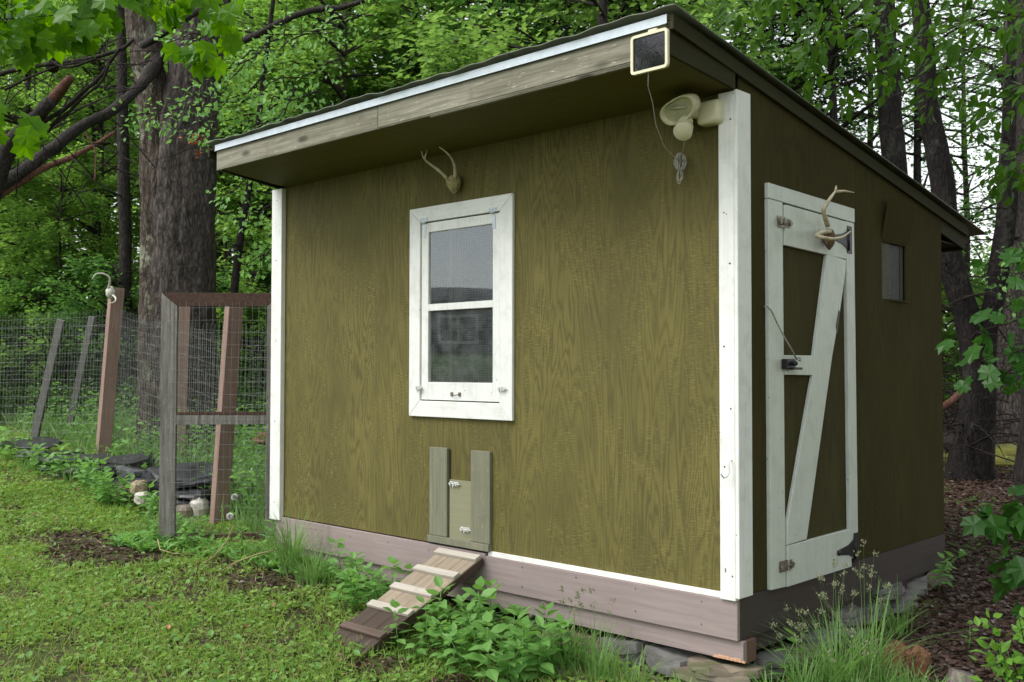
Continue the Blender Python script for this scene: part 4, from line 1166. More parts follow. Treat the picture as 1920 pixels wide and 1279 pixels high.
plant_row('shrub', ['shrub', 'shrub2', 'shrub'], 'shrub', 'shrubs behind the wire fence', 'behind the wire fence', 'bright leafy shrub',
    [(10, 16.0, 1.2), (80, 15.2, 1.1), (150, 16.5, 1.3), (215, 14.8, 1.0), (-60, 15.4, 1.3), (470, 14.0, 1.0), (425, 15.8, 1.15), (515, 13.2, 1.1), (260, 16.0, 1.1)])
plant_row('young_maple', ['sap', 'sap2'], 'young tree', 'young trees behind the fence', 'between the fence and the deep woods', 'slim young maple',
    [(-40, 19, 1.), (40, 17.5, 1.), (105, 21, 1.05), (175, 18.5, .95), (240, 22, 1.1), (430, 17.5, 1.), (500, 16.5, 1.05), (560, 21, 1.), (330, 20, 1.1)])
plant_row('young_birch', ['sap', 'shrub2', 'sap'], 'young tree', 'bright saplings at the wood edge', 'at the bright wood edge', 'leafy light green sapling',
    [(-50, 15.2, .75), (30, 16.2, .85), (110, 15.6, .7), (185, 16.6, .9), (255, 17.2, .8), (420, 15.4, .75), (485, 15.0, .8), (545, 16.4, .9), (640, 14.5, 1.), (760, 15.5, 1.1), (880, 14.6, 1.05)])
plant_row('forest_tree', ['big2', 'big', 'hemlock', 'big2', 'big'], 'tree', 'tall trees of the left woods', 'deep in the left woods', 'tall dark forest tree',
    [(-120, 25, 1.), (0, 27, 1.05), (90, 30, 1.1), (190, 26, 1.), (290, 31, 1.1), (400, 27, 1.), (480, 24, 1.), (590, 29, 1.1)])
plant_row('forest_tree', ['big2', 'hemlock', 'big', 'big2'], 'tree', 'tall trees showing above the roof', 'rising behind the coop roof', 'tall green forest tree',
    [(640, 18, 1.), (740, 21, 1.), (830, 17, .95), (930, 20, 1.05), (1030, 17.5, 1.), (1120, 21, 1.05), (1210, 17, 1.), (1310, 19, 1.), (1400, 22, 1.), (1490, 18, .95)])
plant_row('thin_tree', ['thin'], 'tree', 'thin airy trees on the right', 'before the bright sky on the right', 'thin airy tree',
    [(1560, 17, 1.), (1640, 22, 1.), (1730, 18.5, 1.), (1810, 24, 1.), (1900, 19, 1.), (2000, 16, 1.)])
plant_row('shrub', ['shrub'], 'shrub', 'sunlit shrubs beyond the right trunks', 'in the light beyond the right-hand trunks', 'sunlit yellow green shrub',
    [(1780, 23, 1.6), (1850, 26, 1.9), (1900, 21, 1.4), (1960, 24, 1.7), (1740, 27, 2.)])

def px_tree(name, label, cat, stems, mat, depth, dead=0, group=None, n=14, jit=.05, extra=(), bmat=None):
    """a tree whose stems are given as (px, py, width px) lists at one depth, rooted in the ground"""
    root = None
    for si, st in enumerate(stems):
        px, py, wd_ = st[0]
        b = gp(px, depth) if si == 0 or len(st[0]) == 3 and st[0][1] > 600 else None
        pts = [at(a, c, depth) for a, c, _ in st]
        rad = [w__*depth/FPX/2 for _, _, w__ in st]
        if b is not None:
            pts[0] = Vector((pts[0].x, pts[0].y, g(pts[0].x, pts[0].y)-.15)); rad[0] *= 1.25
        # smooth
        Q, Rr = [], []
        for i in range(len(pts)-1):
            a, b2, c, d_ = pts[max(i-1, 0)], pts[i], pts[i+1], pts[min(i+2, len(pts)-1)]
            for t in (0, .2, .4, .6, .8):
                q_ = .5*((2*b2)+(c-a)*t+(2*a-5*b2+4*c-d_)*t*t+(3*b2-a-3*c+d_)*t**3)
                q_ += Vector((noise.noise(q_*1.5), noise.noise(q_*1.5+Vector((9, 0, 0))), 0))*rad[i]*.25
                Q.append(q_); Rr.append(rad[i]*(1-t)+rad[i+1]*t)
        Q.append(pts[-1]); Rr.append(rad[-1])
        if root is None: root = empty(name, pts[0]+Vector((0, 0, .15)), label, cat, group)
        MB().tube(Q, Rr, n, jit=jit).obj('trunk' if si == 0 else 'limb', mat, root)
        if dead:
            m = MB()
            for k in range(dead):
                i = random.randrange(2, len(Q)-1); az = random.random()*6.283; L = random.uniform(.5, 2.0)
                p = Q[i]; v = Vector((math.cos(az), math.sin(az), random.uniform(-.25, .15)))
                r = random.uniform(.006, .016)
                pp = [p, p+v*L*.35+Vector((0, 0, .04)), p+v*L*.7+Vector((0, 0, random.uniform(-.1, .1))), p+v*L+Vector((0, 0, random.uniform(-.25, .15)))]
                m.tube(pp, [r, r*.7, r*.5, r*.2], 4, cap=False)
                for _ in range(3):
                    s_ = pp[random.randrange(1, 3)]; v2 = (v+Vector((random.uniform(-1, 1), random.uniform(-1, 1), random.uniform(-.5, .4)))).normalized()*L*.35
                    m.tube([s_, s_+v2*.5+Vector((0, 0, .02)), s_+v2], [r*.5, r*.35, r*.12], 3, cap=False)
            o = m.obj('dead_twigs', bmat or M['twig'], root); o['kind'] = 'stuff'
    return root
def bumpy_trunk(name, pts, rad, seed, mat, par, nr=72, nz=150):
    """large trunk with furrowed bark as real relief"""
    P = [Vector(p) for p in pts]; vs = []
    L = len(P)-1
    for j in range(nz):
        u = j/(nz-1)*L; i = min(int(u), L-1); t = u-i
        a, b, c, d_ = P[max(i-1, 0)], P[i], P[i+1], P[min(i+2, L)]
        q_ = .5*((2*b)+(c-a)*t+(2*a-5*b+4*c-d_)*t*t+(3*b-a-3*c+d_)*t**3)
        r = rad[i]*(1-t)+rad[i+1]*t
        for k in range(nr):
            th = 2*math.pi*k/nr; ct, st = math.cos(th), math.sin(th)
            v = Vector((ct*1.3, st*1.3, q_.z*.35+seed))
            lob = noise.noise(v)*.10
            w2 = noise.noise(Vector((ct*3, st*3, q_.z*1.2+seed)))*1.4
            rid = abs(noise.noise(Vector((ct*9*r/.4+w2, st*9*r/.4+w2, q_.z*1.3+seed))))
            rid = min(rid*3.2, 1)*.040+noise.noise(Vector((ct*22, st*22, q_.z*9)))*.012
            rr = r*(1+lob)+rid*min(1, r/.25)-.02
            if u < .5: rr *= 1+.35*(.5-u)*(1+.5*math.sin(th*4+seed))
            vs.append((q_.x+ct*rr, q_.y+st*rr, q_.z))
    fs = [(j*nr+k, j*nr+(k+1) % nr, (j+1)*nr+(k+1) % nr, (j+1)*nr+k) for j in range(nz-1) for k in range(nr)]
    return MB().add(vs, fs, 0, True).obj(name, mat, par)
BT = 12.4
def bp(px, py): return at(px, py, BT)
base = gp(345, BT)
bigt = empty('big_maple_tree', base, 'huge old double trunked maple with furrowed grey bark behind the gate', 'tree')
def stem(L_):
    pts = [bp(a, b) for a, b, c in L_]; pts[0].z = g(pts[0].x, pts[0].y)-.2
    return pts, [c*BT/FPX/2 for a, b, c in L_]
pts, rad = stem([(346, 800, 124), (343, 560, 118), (348, 300, 108), (362, 150, 92), (382, 0, 86), (396, -90, 80)])
bumpy_trunk('trunk', pts, rad, 1.7, M['bark_big'], bigt)
pts, rad = stem([(310, 800, 84), (308, 560, 76), (305, 400, 68), (292, 190, 60), (272, 80, 54), (260, -90, 46)])
bumpy_trunk('trunk', [p-FWD*.06 for p in pts], rad, 6.1, M['bark_lichen'], bigt, 60, 140)
def limb(par, nm, L_, d0, d1, mat=M['bark_dark'], n=8):
    k = len(L_); P = [at(a, b, d0+(d1-d0)*i/(k-1)) for i, (a, b, c) in enumerate(L_)]
    Q, Rr = [], []
    for i in range(k-1):
        a, b2, c, d_ = P[max(i-1, 0)], P[i], P[i+1], P[min(i+2, k-1)]
        for t in (0, .25, .5, .75):
            q_ = .5*((2*b2)+(c-a)*t+(2*a-5*b2+4*c-d_)*t*t+(3*b2-a-3*c+d_)*t**3)
            q_ += Vector((noise.noise(q_*4), noise.noise(q_*4+Vector((7, 3, 0))), noise.noise(q_*4+Vector((0, 5, 9)))))*.02
            Q.append(q_); Rr.append((L_[i][2]*(1-t)+L_[i+1][2]*t)*(d0+d1)/2/FPX/2)
    Q.append(P[-1]); Rr.append(Rr[-1]*.8)
    return MB().tube(Q, Rr, n, jit=.1).obj(nm, mat, par)
# great dead limbs sweeping from the double trunk down to the left, nearer than the trunk
limb(bigt, 'dead_limb', [(300, 90, 34), (285, 135, 28), (258, 165, 22), (215, 205, 20), (150, 240, 20), (90, 285, 22), (30, 330, 22), (-60, 385, 24)], 12.5, 9.5, M['bark_dark'], 10)
limb(bigt, 'dead_limb', [(215, 250, 7), (150, 288, 10), (80, 318, 13), (20, 352, 16), (-50, 395, 18)], 10.8, 9.6, M['bark_red'])
limb(bigt, 'limb', [(350, 60, 22), (410, 90, 14), (470, 72, 14), (560, 25, 12), (660, 8, 9), (740, -25, 7)], 12.3, 11.2)
limb(bigt, 'limb', [(268, 85, 16), (340, 40, 14), (400, 0, 14), (440, -40, 14)], 12, 9)
near = empty('leaning_tree', gp(-150, 9.3), 'dark leaning broken tree at the left edge with red brown torn wood', 'tree')
for L_, mt in [([(-150, 800, 40), (-60, 520, 38), (-5, 330, 34), (25, 265, 30), (60, 225, 26), (95, 190, 24)], 'bark_dark'),
               ([(60, 238, 24), (90, 200, 22), (112, 172, 20), (134, 145, 14)], 'bark_red'),
               ([(40, 258, 9), (120, 205, 8), (180, 150, 7), (215, 108, 6), (225, 90, 4)], 'bark_dark'),
               ([(75, 260, 7), (150, 190, 6), (190, 150, 5), (205, 120, 4)], 'bark_dark'),
               ([(-40, 150, 9), (40, 128, 9), (110, 118, 8), (215, 98, 7), (250, 75, 6)], 'bark_dark'),
               ([(-20, 90, 6), (60, 98, 6), (120, 125, 5), (180, 110, 4)], 'twig'),
               ([(10, 168, 5), (70, 140, 4), (130, 118, 4), (200, 112, 3)], 'twig'),
               ([(95, 130, 22), (105, 100, 20), (110, 70, 16), (96, 40, 10)], 'bark_dark'),
               ([(-10, 240, 5), (50, 258, 5), (100, 230, 4), (130, 180, 3)], 'twig'),
               ([(160, 250, 4), (180, 290, 3), (176, 340, 3)], 'bark_red')]:
    limb(near, 'trunk' if L_[0][1] == 800 else 'limb', L_, 9.3, 9.0, M[mt])
m = MB()
for k in range(70):
    a = random.uniform(-20, 260); b = random.uniform(60, 340); p = at(a, b, random.uniform(9, 11.5)); L = random.uniform(.15, .55)
    v = (RGT*random.uniform(-1, 1)+UPV*random.uniform(-.5, .6)+FWD*random.uniform(-.5, .5)).normalized()*L
    m.tube([p-v, p+Vector((0, 0, .03)), p+v*.6, p+v+Vector((0, 0, -.05))], [.008, .006, .004, .002], 4, cap=False)
m.obj('dead_twigs', M['twig'], near)['kind'] = 'stuff'

px_tree('slim_tree', 'slim straight dark trunk just left of the big double maple', 'tree', [[(240, 800, 24), (236, 560, 22), (233, 370, 23), (230, 200, 20), (226, 60, 18), (222, -80, 16)]], M['bark_dark'], 15, 8)
px_tree('slim_tree', 'thin leaning grey trunk between the big maple and the coop corner', 'tree', [[(422, 820, 17), (440, 540, 15), (462, 380, 13), (478, 270, 11), (500, 100, 9), (520, -60, 7)]], M['bark_pine'], 12.2, 6)
for (px, w1, d, lb) in [(72, 13, 21, 'narrow dark trunk deep in the left woods nearest the picture edge'), (128, 10, 24, 'narrow dark trunk deep in the woods above the far fence posts'), (176, 14, 20, 'narrow dark trunk in the left woods second left of the big maple'),
                     (410, 16, 17, 'narrow dark trunk immediately right of the big maple'), (500, 26, 16, 'dark trunk in deep shade just left of the coop corner'),
                     (684, 28, 17, 'dark forked trunk above the left part of the roof'), (728, 18, 18, 'grey trunk right of the dark forked one over the roof'), (988, 12, 19, 'slender trunk over the middle of the roof'),
                     (1062, 14, 17, 'first dark trunk of the pair over the right part of the roof'), (1148, 13, 18, 'slender twin trunk over the roof just left of the solar panel'), (780, 12, 20, 'thin trunk over the roof between the grey trunk and the middle one')]:
    j = random.uniform(-12, 12)
    px_tree('slim_tree', lb, 'tree', [[(px, 800, w1*1.2), (px+j*.3, 500, w1), (px+j*.6, 250, w1*.9), (px+j, -90, w1*.75)]], M['bark_dark'], d, 7, n=8)
fp = px_tree('forked_pine', 'dark forked pine right behind the coop with limbs splitting in a V', 'tree',
    [[(1800, 900, 62), (1812, 840, 48), (1822, 760, 46), (1838, 660, 50)],
     [(1836, 700, 44), (1822, 640, 46), (1797, 540, 46), (1772, 420, 44), (1758, 300, 42), (1742, 190, 38), (1730, 60, 34), (1720, -90, 30)],
     [(1838, 700, 40), (1848, 650, 38), (1866, 560, 38), (1880, 470, 38), (1893, 350, 36), (1900, 200, 34), (1905, 60, 32), (1908, -90, 30)]], M['bark_pine'], 10.6, 26)
px_tree('pine_tree', 'straight dark pine trunk above the back of the coop roof', 'tree', [[(1700, 800, 50), (1688, 520, 46), (1678, 330, 44), (1668, 180, 42), (1660, 40, 38), (1654, -90, 34)]], M['bark_pine'], 13, 26)
px_tree('pine_tree', 'thick grey pine trunk right of the forked pine with roots in moss', 'tree', [[(1888, 830, 84), (1884, 760, 62), (1890, 600, 54), (1896, 420, 50), (1902, 200, 46), (1908, -90, 42)]], M['bark_big'], 13.4, 20)
px_tree('pine_tree', 'second grey trunk standing between the forked pine and the thick pine', 'tree', [[(1853, 838, 46), (1856, 770, 36), (1866, 640, 32), (1880, 480, 28), (1890, 300, 24), (1896, -90, 20)]], M['bark_pine'], 13.9, 8)
px_tree('pine_tree', 'pine trunk partly cut off by the right picture edge', 'tree', [[(1955, 1000, 80), (1945, 700, 62), (1938, 400, 56), (1936, 150, 52), (1934, -90, 48)]], M['bark_dark'], 9.4, 8)
# unseen trees added past the right edge to shade the coop, except the last
for i, (x_, y_, v, s) in enumerate([(5.0, 3.4, 'big2', .85), (6.4, .2, 'big', .9), (6.6, 7.0, 'hemlock', 1.), (8.6, 4.0, 'big', 1.), (-6.0, 6.6, 'big2', .9)]):
    lb = ['leafy tree just outside the right edge shading the door side', 'broad tree outside the right edge nearest the camera', 'dark hemlock outside the right edge behind the leafy tree', 'broad tree far outside the right edge', 'tall tree behind the coop near its left back corner'][i]
    e_ = empty('shade_tree', (x_, y_, g(x_, y_)), lb, 'tree'); e_.scale = (s, s, s); e_.rotation_euler.z = i*1.3
    inst('trunk', TM[v], e_); inst('limbs', LM[v], e_); inst('crown', CR[v][0], e_)
# the far wood that closes the view
def farwood():
    n = 60000
    px = rng.uniform(-500, 2500, n); d = rng.uniform(34, 46, n)
    P = np.array(CAM)[None]+(np.array(FWD)[None]+np.array(RGT)[None]*((px-960)/FPX)[:, None])*d[:, None]
    z0 = gz(P[:, 0], P[:, 1])
    hmax = 15+4*np.sin(px*.008)+3*np.sin(px*.021)
    right = px > 1540
    hmax = np.where(right, 5.5+1.5*np.sin(px*.03), hmax)
    P[:, 2] = z0+rng.random(n)*hmax
    k = rng.random(n) < np.where(right, .25, np.clip(1.5-(P[:, 2]-z0)/9., .25, 1.))
    P = P[k]; n = len(P)
    sz = rng.uniform(.22, .5, n); dd_, nn_ = rdirs(n, -.2, .6), rnorm(n, .6)
    pr_ = (P-np.array(CAM)) @ np.array(RGT)/((P-np.array(CAM)) @ np.array(FWD))*FPX+960 > 1560
    for nm_, k_, mt_ in (('far_woods', ~pr_, 'leaf_backlit'), ('far_bright_woods', pr_, 'leaf_shrub')):
        stuff(nm_, cloud(nm_, T_SMALL, P[k_], dd_[k_], nn_[k_], sz[k_], M[mt_]))
farwood()

# ------------------------------------------------------------------ near foliage
LEAFMESH = {}
def leaf_variants(key, tmpl, mat, curls=(0, .25, -.2, .4)):
    out = []
    for q, c in enumerate(curls):
        T, F = tmpl; V = T.astype(float).copy()
        V[:, 2] += -c*V[:, 1]**2*.5+.05*np.sin(V[:, 0]*7+q)
        V[:, 0] *= 1+.1*(q-1.5)*.4
        out.append(fast_mesh('leaf', V, F, mat))
    LEAFMESH[key] = out
leaf_variants('maple', T_MAPLE, M['leaf_maple']); leaf_variants('beech', T_OVAL, M['leaf_beech']); leaf_variants('weed', T_OVAL, M['leaf_weed'])
M['leaf_dark'] = leafmat('dark shade leaf', (.022, .075, .014), (.045, .13, .022), .45, .35)
leaf_variants('darkmaple', T_MAPLE, M['leaf_dark']); leaf_variants('shrub', T_OVAL, M['leaf_shrub'])
def basis(d, n_, s, p):
    d = Vector(d).normalized(); n_ = Vector(n_); x_ = d.cross(n_); x_ = x_.normalized() if x_.length > 1e-5 else d.orthogonal().normalized(); n_ = x_.cross(d)
    Mx = Matrix((x_*s, d*s, n_*s)).transposed().to_4x4(); Mx.translation = p
    return Mx
def leafobj(par, key, p, d, n_, s):
    o = bpy.data.objects.new('leaf', random.choice(LEAFMESH[key])); col.objects.link(o)
    o.matrix_world = basis(d, n_, s, p); l, r, sc = o.matrix_world.decompose()
    o.location = l; o.rotation_euler = r.to_euler(); o.scale = sc
    put(o, par); return o
rv = lambda s=1.: Vector((random.gauss(0, s), random.gauss(0, s), random.gauss(0, s)))
def leafy_branch(name, label, cat, root, twigs, key, size, nobj, per, hang=.7, rest=0, restmat=None, resttmpl=None, twr=.004, face=.6, spread=.09):
    """twigs: list of point lists; leaves sit along them, the first nobj as parts"""
    e_ = empty(name, root, label, cat)
    m = MB()
    cand = []
    for T in twigs:
        m.tube(T, [twr*(1-.7*i/(len(T)-1)) for i in range(len(T))], 5, cap=False)
        for i in range(len(T)-1):
            L = (T[i+1]-T[i]).length
            for k in range(max(1, int(per*L))):
                t = random.random(); p = T[i].lerp(T[i+1], t); side = rv(); side = (side-(T[i+1]-T[i]).normalized()*side.dot((T[i+1]-T[i]).normalized())).normalized()
                q_ = p+side*random.uniform(.2, 1)*spread+Vector((0, 0, -.3*spread*random.random()))
                d = side*.6+Vector((0, 0, -hang))+(T[i+1]-T[i]).normalized()*.4+rv(.25)
                n_ = Vector((0, 0, 1))*(1-face)-FWD*face+rv(.35)
                cand.append((p, q_, d, n_, size*random.uniform(.65, 1.25)))
    random.shuffle(cand)
    for p, q_, d, n_, s in cand[:nobj]:
        m.tube([p, q_], [twr*.35, twr*.25], 3, cap=False)
        leafobj(e_, key, q_, d, n_, s)
    m.obj('twigs', M['twig'], e_)['kind'] = 'stuff'
    more = cand[nobj:]
    if more:
        A_ = lambda j: np.array([tuple(c[j]) for c in more])
        o = inst('foliage', cloud('foliage', resttmpl or T_SMALL, A_(1), A_(2), A_(3), np.array([c[4] for c in more]), restmat or LEAFMESH[key][0].materials[0]))
        put(o, e_); o['kind'] = 'stuff'
    return e_
def wig(a, b, d0, d1, n=5, j=.05):
    P = [at(a[0]+(b[0]-a[0])*i/n, a[1]+(b[1]-a[1])*i/n, d0+(d1-d0)*i/n)+rv(j)*.6 for i in range(n+1)]
    return P
tw = [wig((-60, -60), (190, 70), 4.6, 4.9), wig((-50, 20), (150, 45), 4.4, 4.8), wig((60, -70), (250, 20), 4.8, 5.), wig((150, -60), (330, 10), 4.9, 5.3), wig((-60, 60), (110, 30), 4.7, 5.),
      wig((250, -60), (420, -5), 5., 5.5), wig((-50, -30), (60, 110), 4.5, 4.7), wig((-60, 190), (45, 215), 4.8, 4.9, 3), wig((425, 10), (410, 60), 5.5, 5.7, 2, .03), wig((410, 60), (350, 110), 5.7, 5.8, 2, .03)]
leafy_branch('maple_branch', 'overhanging maple branch with large bright green lobed leaves, top left corner', 'branch', at(-60, -60, 4.6), tw, 'maple', .120, 230, 46, .8, spread=.10)
# small-leaved bright sprays hanging before the big trunk and left of the coop
tw = []
for a, b in [((520, 60), (350, 190)), ((520, 130), (330, 250)), ((500, 180), (250, 215)), ((520, 200), (370, 250)), ((480, 90), (420, 160)), ((530, 230), (380, 260)), ((520, 300), (400, 380)), ((515, 380), (430, 420)),
             ((620, 40), (470, 110)), ((640, 110), (480, 170)), ((600, 160), (500, 230)), ((700, 30), (560, 70)), ((420, 40), (300, 90)), ((520, 470), (450, 500)), ((560, 150), (430, 290)), ((300, 200), (240, 235))]:
    tw.append(wig(a, b, 9.6, 9.0, 6, .05))
leafy_branch('young_maple', 'young maple with pale lacy leaves hanging before the big trunk, left of the roof', 'young tree', gp(545, 10.0), tw+[[gp(545, 10.), at(548, 500, 9.9), at(540, 300, 9.8), at(530, 120, 9.7), at(540, -40, 9.6)]],
             'weed', .062, 90, 75, .2, restmat=M['leaf_weed'], resttmpl=T_SMALL, twr=.010, face=.35, spread=.17)
# beech foliage, upper right
tw = []
for a, b in [((1980, 20), (1700, 60)), ((1980, 90), (1780, 180)), ((1960, 150), (1800, 260)), ((1900, -60), (1640, 40)), ((1820, -60), (1560, 60)), ((1700, -60), (1480, 80)), ((1980, 230), (1850, 330)),
             ((1980, 300), (1870, 350)), ((1620, -60), (1400, 60)), ((1500, -50), (1350, 30)), ((1960, -40), (1850, 100)), ((1660, 20), (1560, 190)), ((1800, 60), (1740, 200)), ((1560, 40), (1500, 140)), ((1720, 60), (1640, 150))]:
    tw.append(wig(a, b, 6.2, 7.4, 6, .05))
leafy_branch('beech_branch', 'beech branches with dark oval leaves hanging into the upper right of the view', 'branch', at(1980, 20, 6.2), tw, 'beech', .085, 190, 62, .45, restmat=M['leaf_beech'], resttmpl=T_OVAL, face=.4, spread=.13)
tw = [wig(a, b, 3.9, 4.3, 4, .02) for a, b in [((1990, 500), (1830, 520)), ((1990, 560), (1800, 640)), ((1990, 640), (1790, 690)), ((1990, 600), (1860, 720)), ((1990, 700), (1850, 660))]]
leafy_branch('maple_branch', 'low maple branch with green leaves before the forked pine at the right edge', 'branch', at(1990, 600, 3.9), tw, 'darkmaple', .080, 60, 30, .3, face=.35, spread=.08)
tw = [wig(a, b, 9.2, 8.6, 4, .03) for a, b in [((1990, 480), (1850, 510)), ((1990, 520), (1870, 560)), ((1990, 470), (1880, 490))]]
leafy_branch('young_maple', 'small leaved sapling twigs over the thick pine at the right edge', 'branch', at(1990, 480, 9.2), tw, 'weed', .055, 10, 60, .2, restmat=M['leaf_mid'], spread=.15)
tw = [wig(a, b, 4.7, 5.0, 4, .02) for a, b in [((1990, 960), (1830, 985)), ((1990, 1010), (1850, 1060)), ((1990, 930), (1850, 950)), ((1990, 1090), (1880, 1110))]]
leafy_branch('striped_maple_branch', 'drooping sapling branch with broad dark green leaves at the lower right edge', 'branch', at(1990, 980, 4.7), tw, 'darkmaple', .115, 60, 32, .5, face=.3, spread=.09)
def gpx(px, d, h=0.): return gp(px, d)+Vector((0, 0, h))
tw = []
for px, h in [(1850, .42), (1880, .30), (1905, .40), (1930, .36), (1865, .22), (1835, .2)]:
    b = gpx(px+20, 4.65, -.02); tw.append([b, b+Vector((.01, 0, h*.4)), b-RGT*.03+Vector((0, 0, h*.75)), b-RGT*.05+Vector((0, 0, h))])
leafy_branch('leafy_bush', 'low bush of rounded yellow green leaves in the bottom right corner', 'bush', gpx(1880, 4.65), tw, 'shrub', .066, 130, 90, .0, face=.25, spread=.07, twr=.004)

# leafy weeds: five kinds of plant, copied with their leaves
def weed_proto(seed, h, leafs):
    rr = random.Random(seed)
    m = MB(); P = [Vector((0, 0, -.01)), Vector((rr.uniform(-.02, .02), rr.uniform(-.02, .02), h*.5)), Vector((rr.uniform(-.05, .05), rr.uniform(-.05, .05), h))]
    m.tube(P, [.003, .0025, .0015], 5)
    L = []
    az = rr.random()*3
    for i in range(leafs//2):
        t = .30+.70*i/(leafs//2-1); p = P[0].lerp(P[1], t*2) if t < .5 else P[1].lerp(P[2], t*2-1)
        az += 1.57+rr.uniform(-.3, .3)
        s = h*.26*(1.15-.5*t)*rr.uniform(.7, 1.25)+.024
        for k in (0, math.pi):
            d = Vector((math.cos(az+k), math.sin(az+k), .10+.5*(t > .85)+rr.uniform(-.25, .15)))
            L.append((p+d*.008, d, Vector((rr.gauss(0, .25), rr.gauss(0, .25), 1)), s))
    return m.obj('stem', M['leaf_weed'], mesh_only=True), L
WP = [weed_proto(s, h, k) for s, h, k in [(1, .19, 14), (2, .16, 12), (3, .22, 16), (4, .13, 10), (5, .18, 14)]]
def weeds(spots, wlabel, group):
    for i, (x_, y_, s) in enumerate(spots):
        pm, L = WP[i % 5]
        e_ = empty('leafy_weed', (x_, y_, g(x_, y_)), wlabel, 'weed', group)
        Rz = Matrix.Rotation(random.random()*6.28, 4, 'Z') @ Matrix.Rotation(random.uniform(-.2, .2), 4, 'X')
        W_ = Matrix.Translation((x_, y_, g(x_, y_))) @ Rz @ Matrix.Scale(s, 4)
        l, r, sc = W_.decompose(); e_.rotation_euler = r.to_euler(); e_.scale = sc
        inst('stem', pm, e_)
        for p, d, n_, ls in L:
            o = bpy.data.objects.new('leaf', random.choice(LEAFMESH['weed'])); l, r, sc = basis(d, n_, ls, p).decompose()
            o.location = l; o.rotation_euler = r.to_euler(); o.scale = sc; o.parent = e_; col.objects.link(o)
rr = random.Random(5)
weeds([(rr.uniform(-1.60, -.80), rr.uniform(-.80, -.25), rr.uniform(1.05, 1.5)) for _ in range(48)], 'fresh green leafy weed in the dense patch just right of the chicken ramp', 'weeds right of the ramp')
weeds([(rr.uniform(-3.0, -2.15), rr.uniform(-.50, -.12), rr.uniform(1.0, 1.35)) for _ in range(20)], 'fresh green leafy weed in the small patch left of the chicken ramp below the skirt', 'weeds left of the ramp')
weeds([(rr.uniform(-5.1, -3.9), rr.uniform(-.50, .0), rr.uniform(.8, 1.2)) for _ in range(14)], 'leafy weed growing around the foot of the gate and the left white post', 'weeds round the gate foot')
weeds([(-5.3-q_*4.4, .02+q_*.25+rr.uniform(-.22, .12), rr.uniform(1.0, 1.6)) for q_ in [rr.random() for _ in range(52)]], 'leafy weed growing in front of the low slate wall', 'weeds before the slate wall')
weeds([(gp(px, d).x, gp(px, d).y, s) for px, d, s in [(1480, 4.85, 1.3), (1770, 6.6, 1.3), (1755, 6.4, 1.), (1810, 5.4, .9)]], 'leafy weed among the tall grass on the right of the coop', 'weeds among the right grass')

# grass tufts
def tuft(px, d, n, h, spread, label, seeds=0, lean=(0, 0), grp='tufts of tall grass', xy=None, w_=.0052):
    b = gp(px, d) if xy is None else Vector((xy[0], xy[1], g(*xy)))
    e_ = empty('grass_tuft', b, label, 'grass tuft', grp)
    vs, fs = [], []
    sp_, sd_ = [], []
    for i in range(n):
        az = random.random()*6.283; r0_ = random.random()*spread; hh = h*random.uniform(.45, 1.1)
        p0 = b+Vector((math.cos(az)*r0_, math.sin(az)*r0_, -.01)); az2 = az+random.uniform(-.8, .8)
        out = Vector((math.cos(az2), math.sin(az2), 0))*random.uniform(.1, 1.05)+Vector((lean[0], lean[1], 0)); sd = Vector((-out.y, out.x, 0)); sd = sd.normalized() if sd.length > 1e-4 else Vector((1, 0, 0))
        k0 = len(vs); S = 6; stalk = i < seeds
        if stalk: out = out*.35; hh = h*random.uniform(1.1, 1.45)
        for j in range(S+1):
            t = j/S; bend = t*t*(.9 if not stalk else .5)
            p = p0+out*hh*bend+Vector((0, 0, hh*(t-.38*t*t*out.length)))
            ww = (w_ if not stalk else .0014)*(1-t*.85)
            vs += [p-sd*ww, p+sd*ww]
            if stalk and t > .72:
                for _ in range(16):
                    q_ = p+rv(.008); sp_.append(tuple(q_)); sd_.append(tuple(out*.5+Vector((0, 0, .6))+rv(.3)))
        fs += [(k0+2*j, k0+2*j+1, k0+2*j+3, k0+2*j+2) for j in range(S)]
    MB().add(vs, fs, 0, True).obj('blades', M['tall_grass'], e_)
    if sp_:
        k = len(sp_)
        o = inst('seed_heads', cloud('seed_heads', T_SMALL, np.array(sp_), np.array(sd_), rnorm(k, .6), rng.uniform(.008, .016, k), M['seed'])); put(o, e_); o['kind'] = 'stuff'
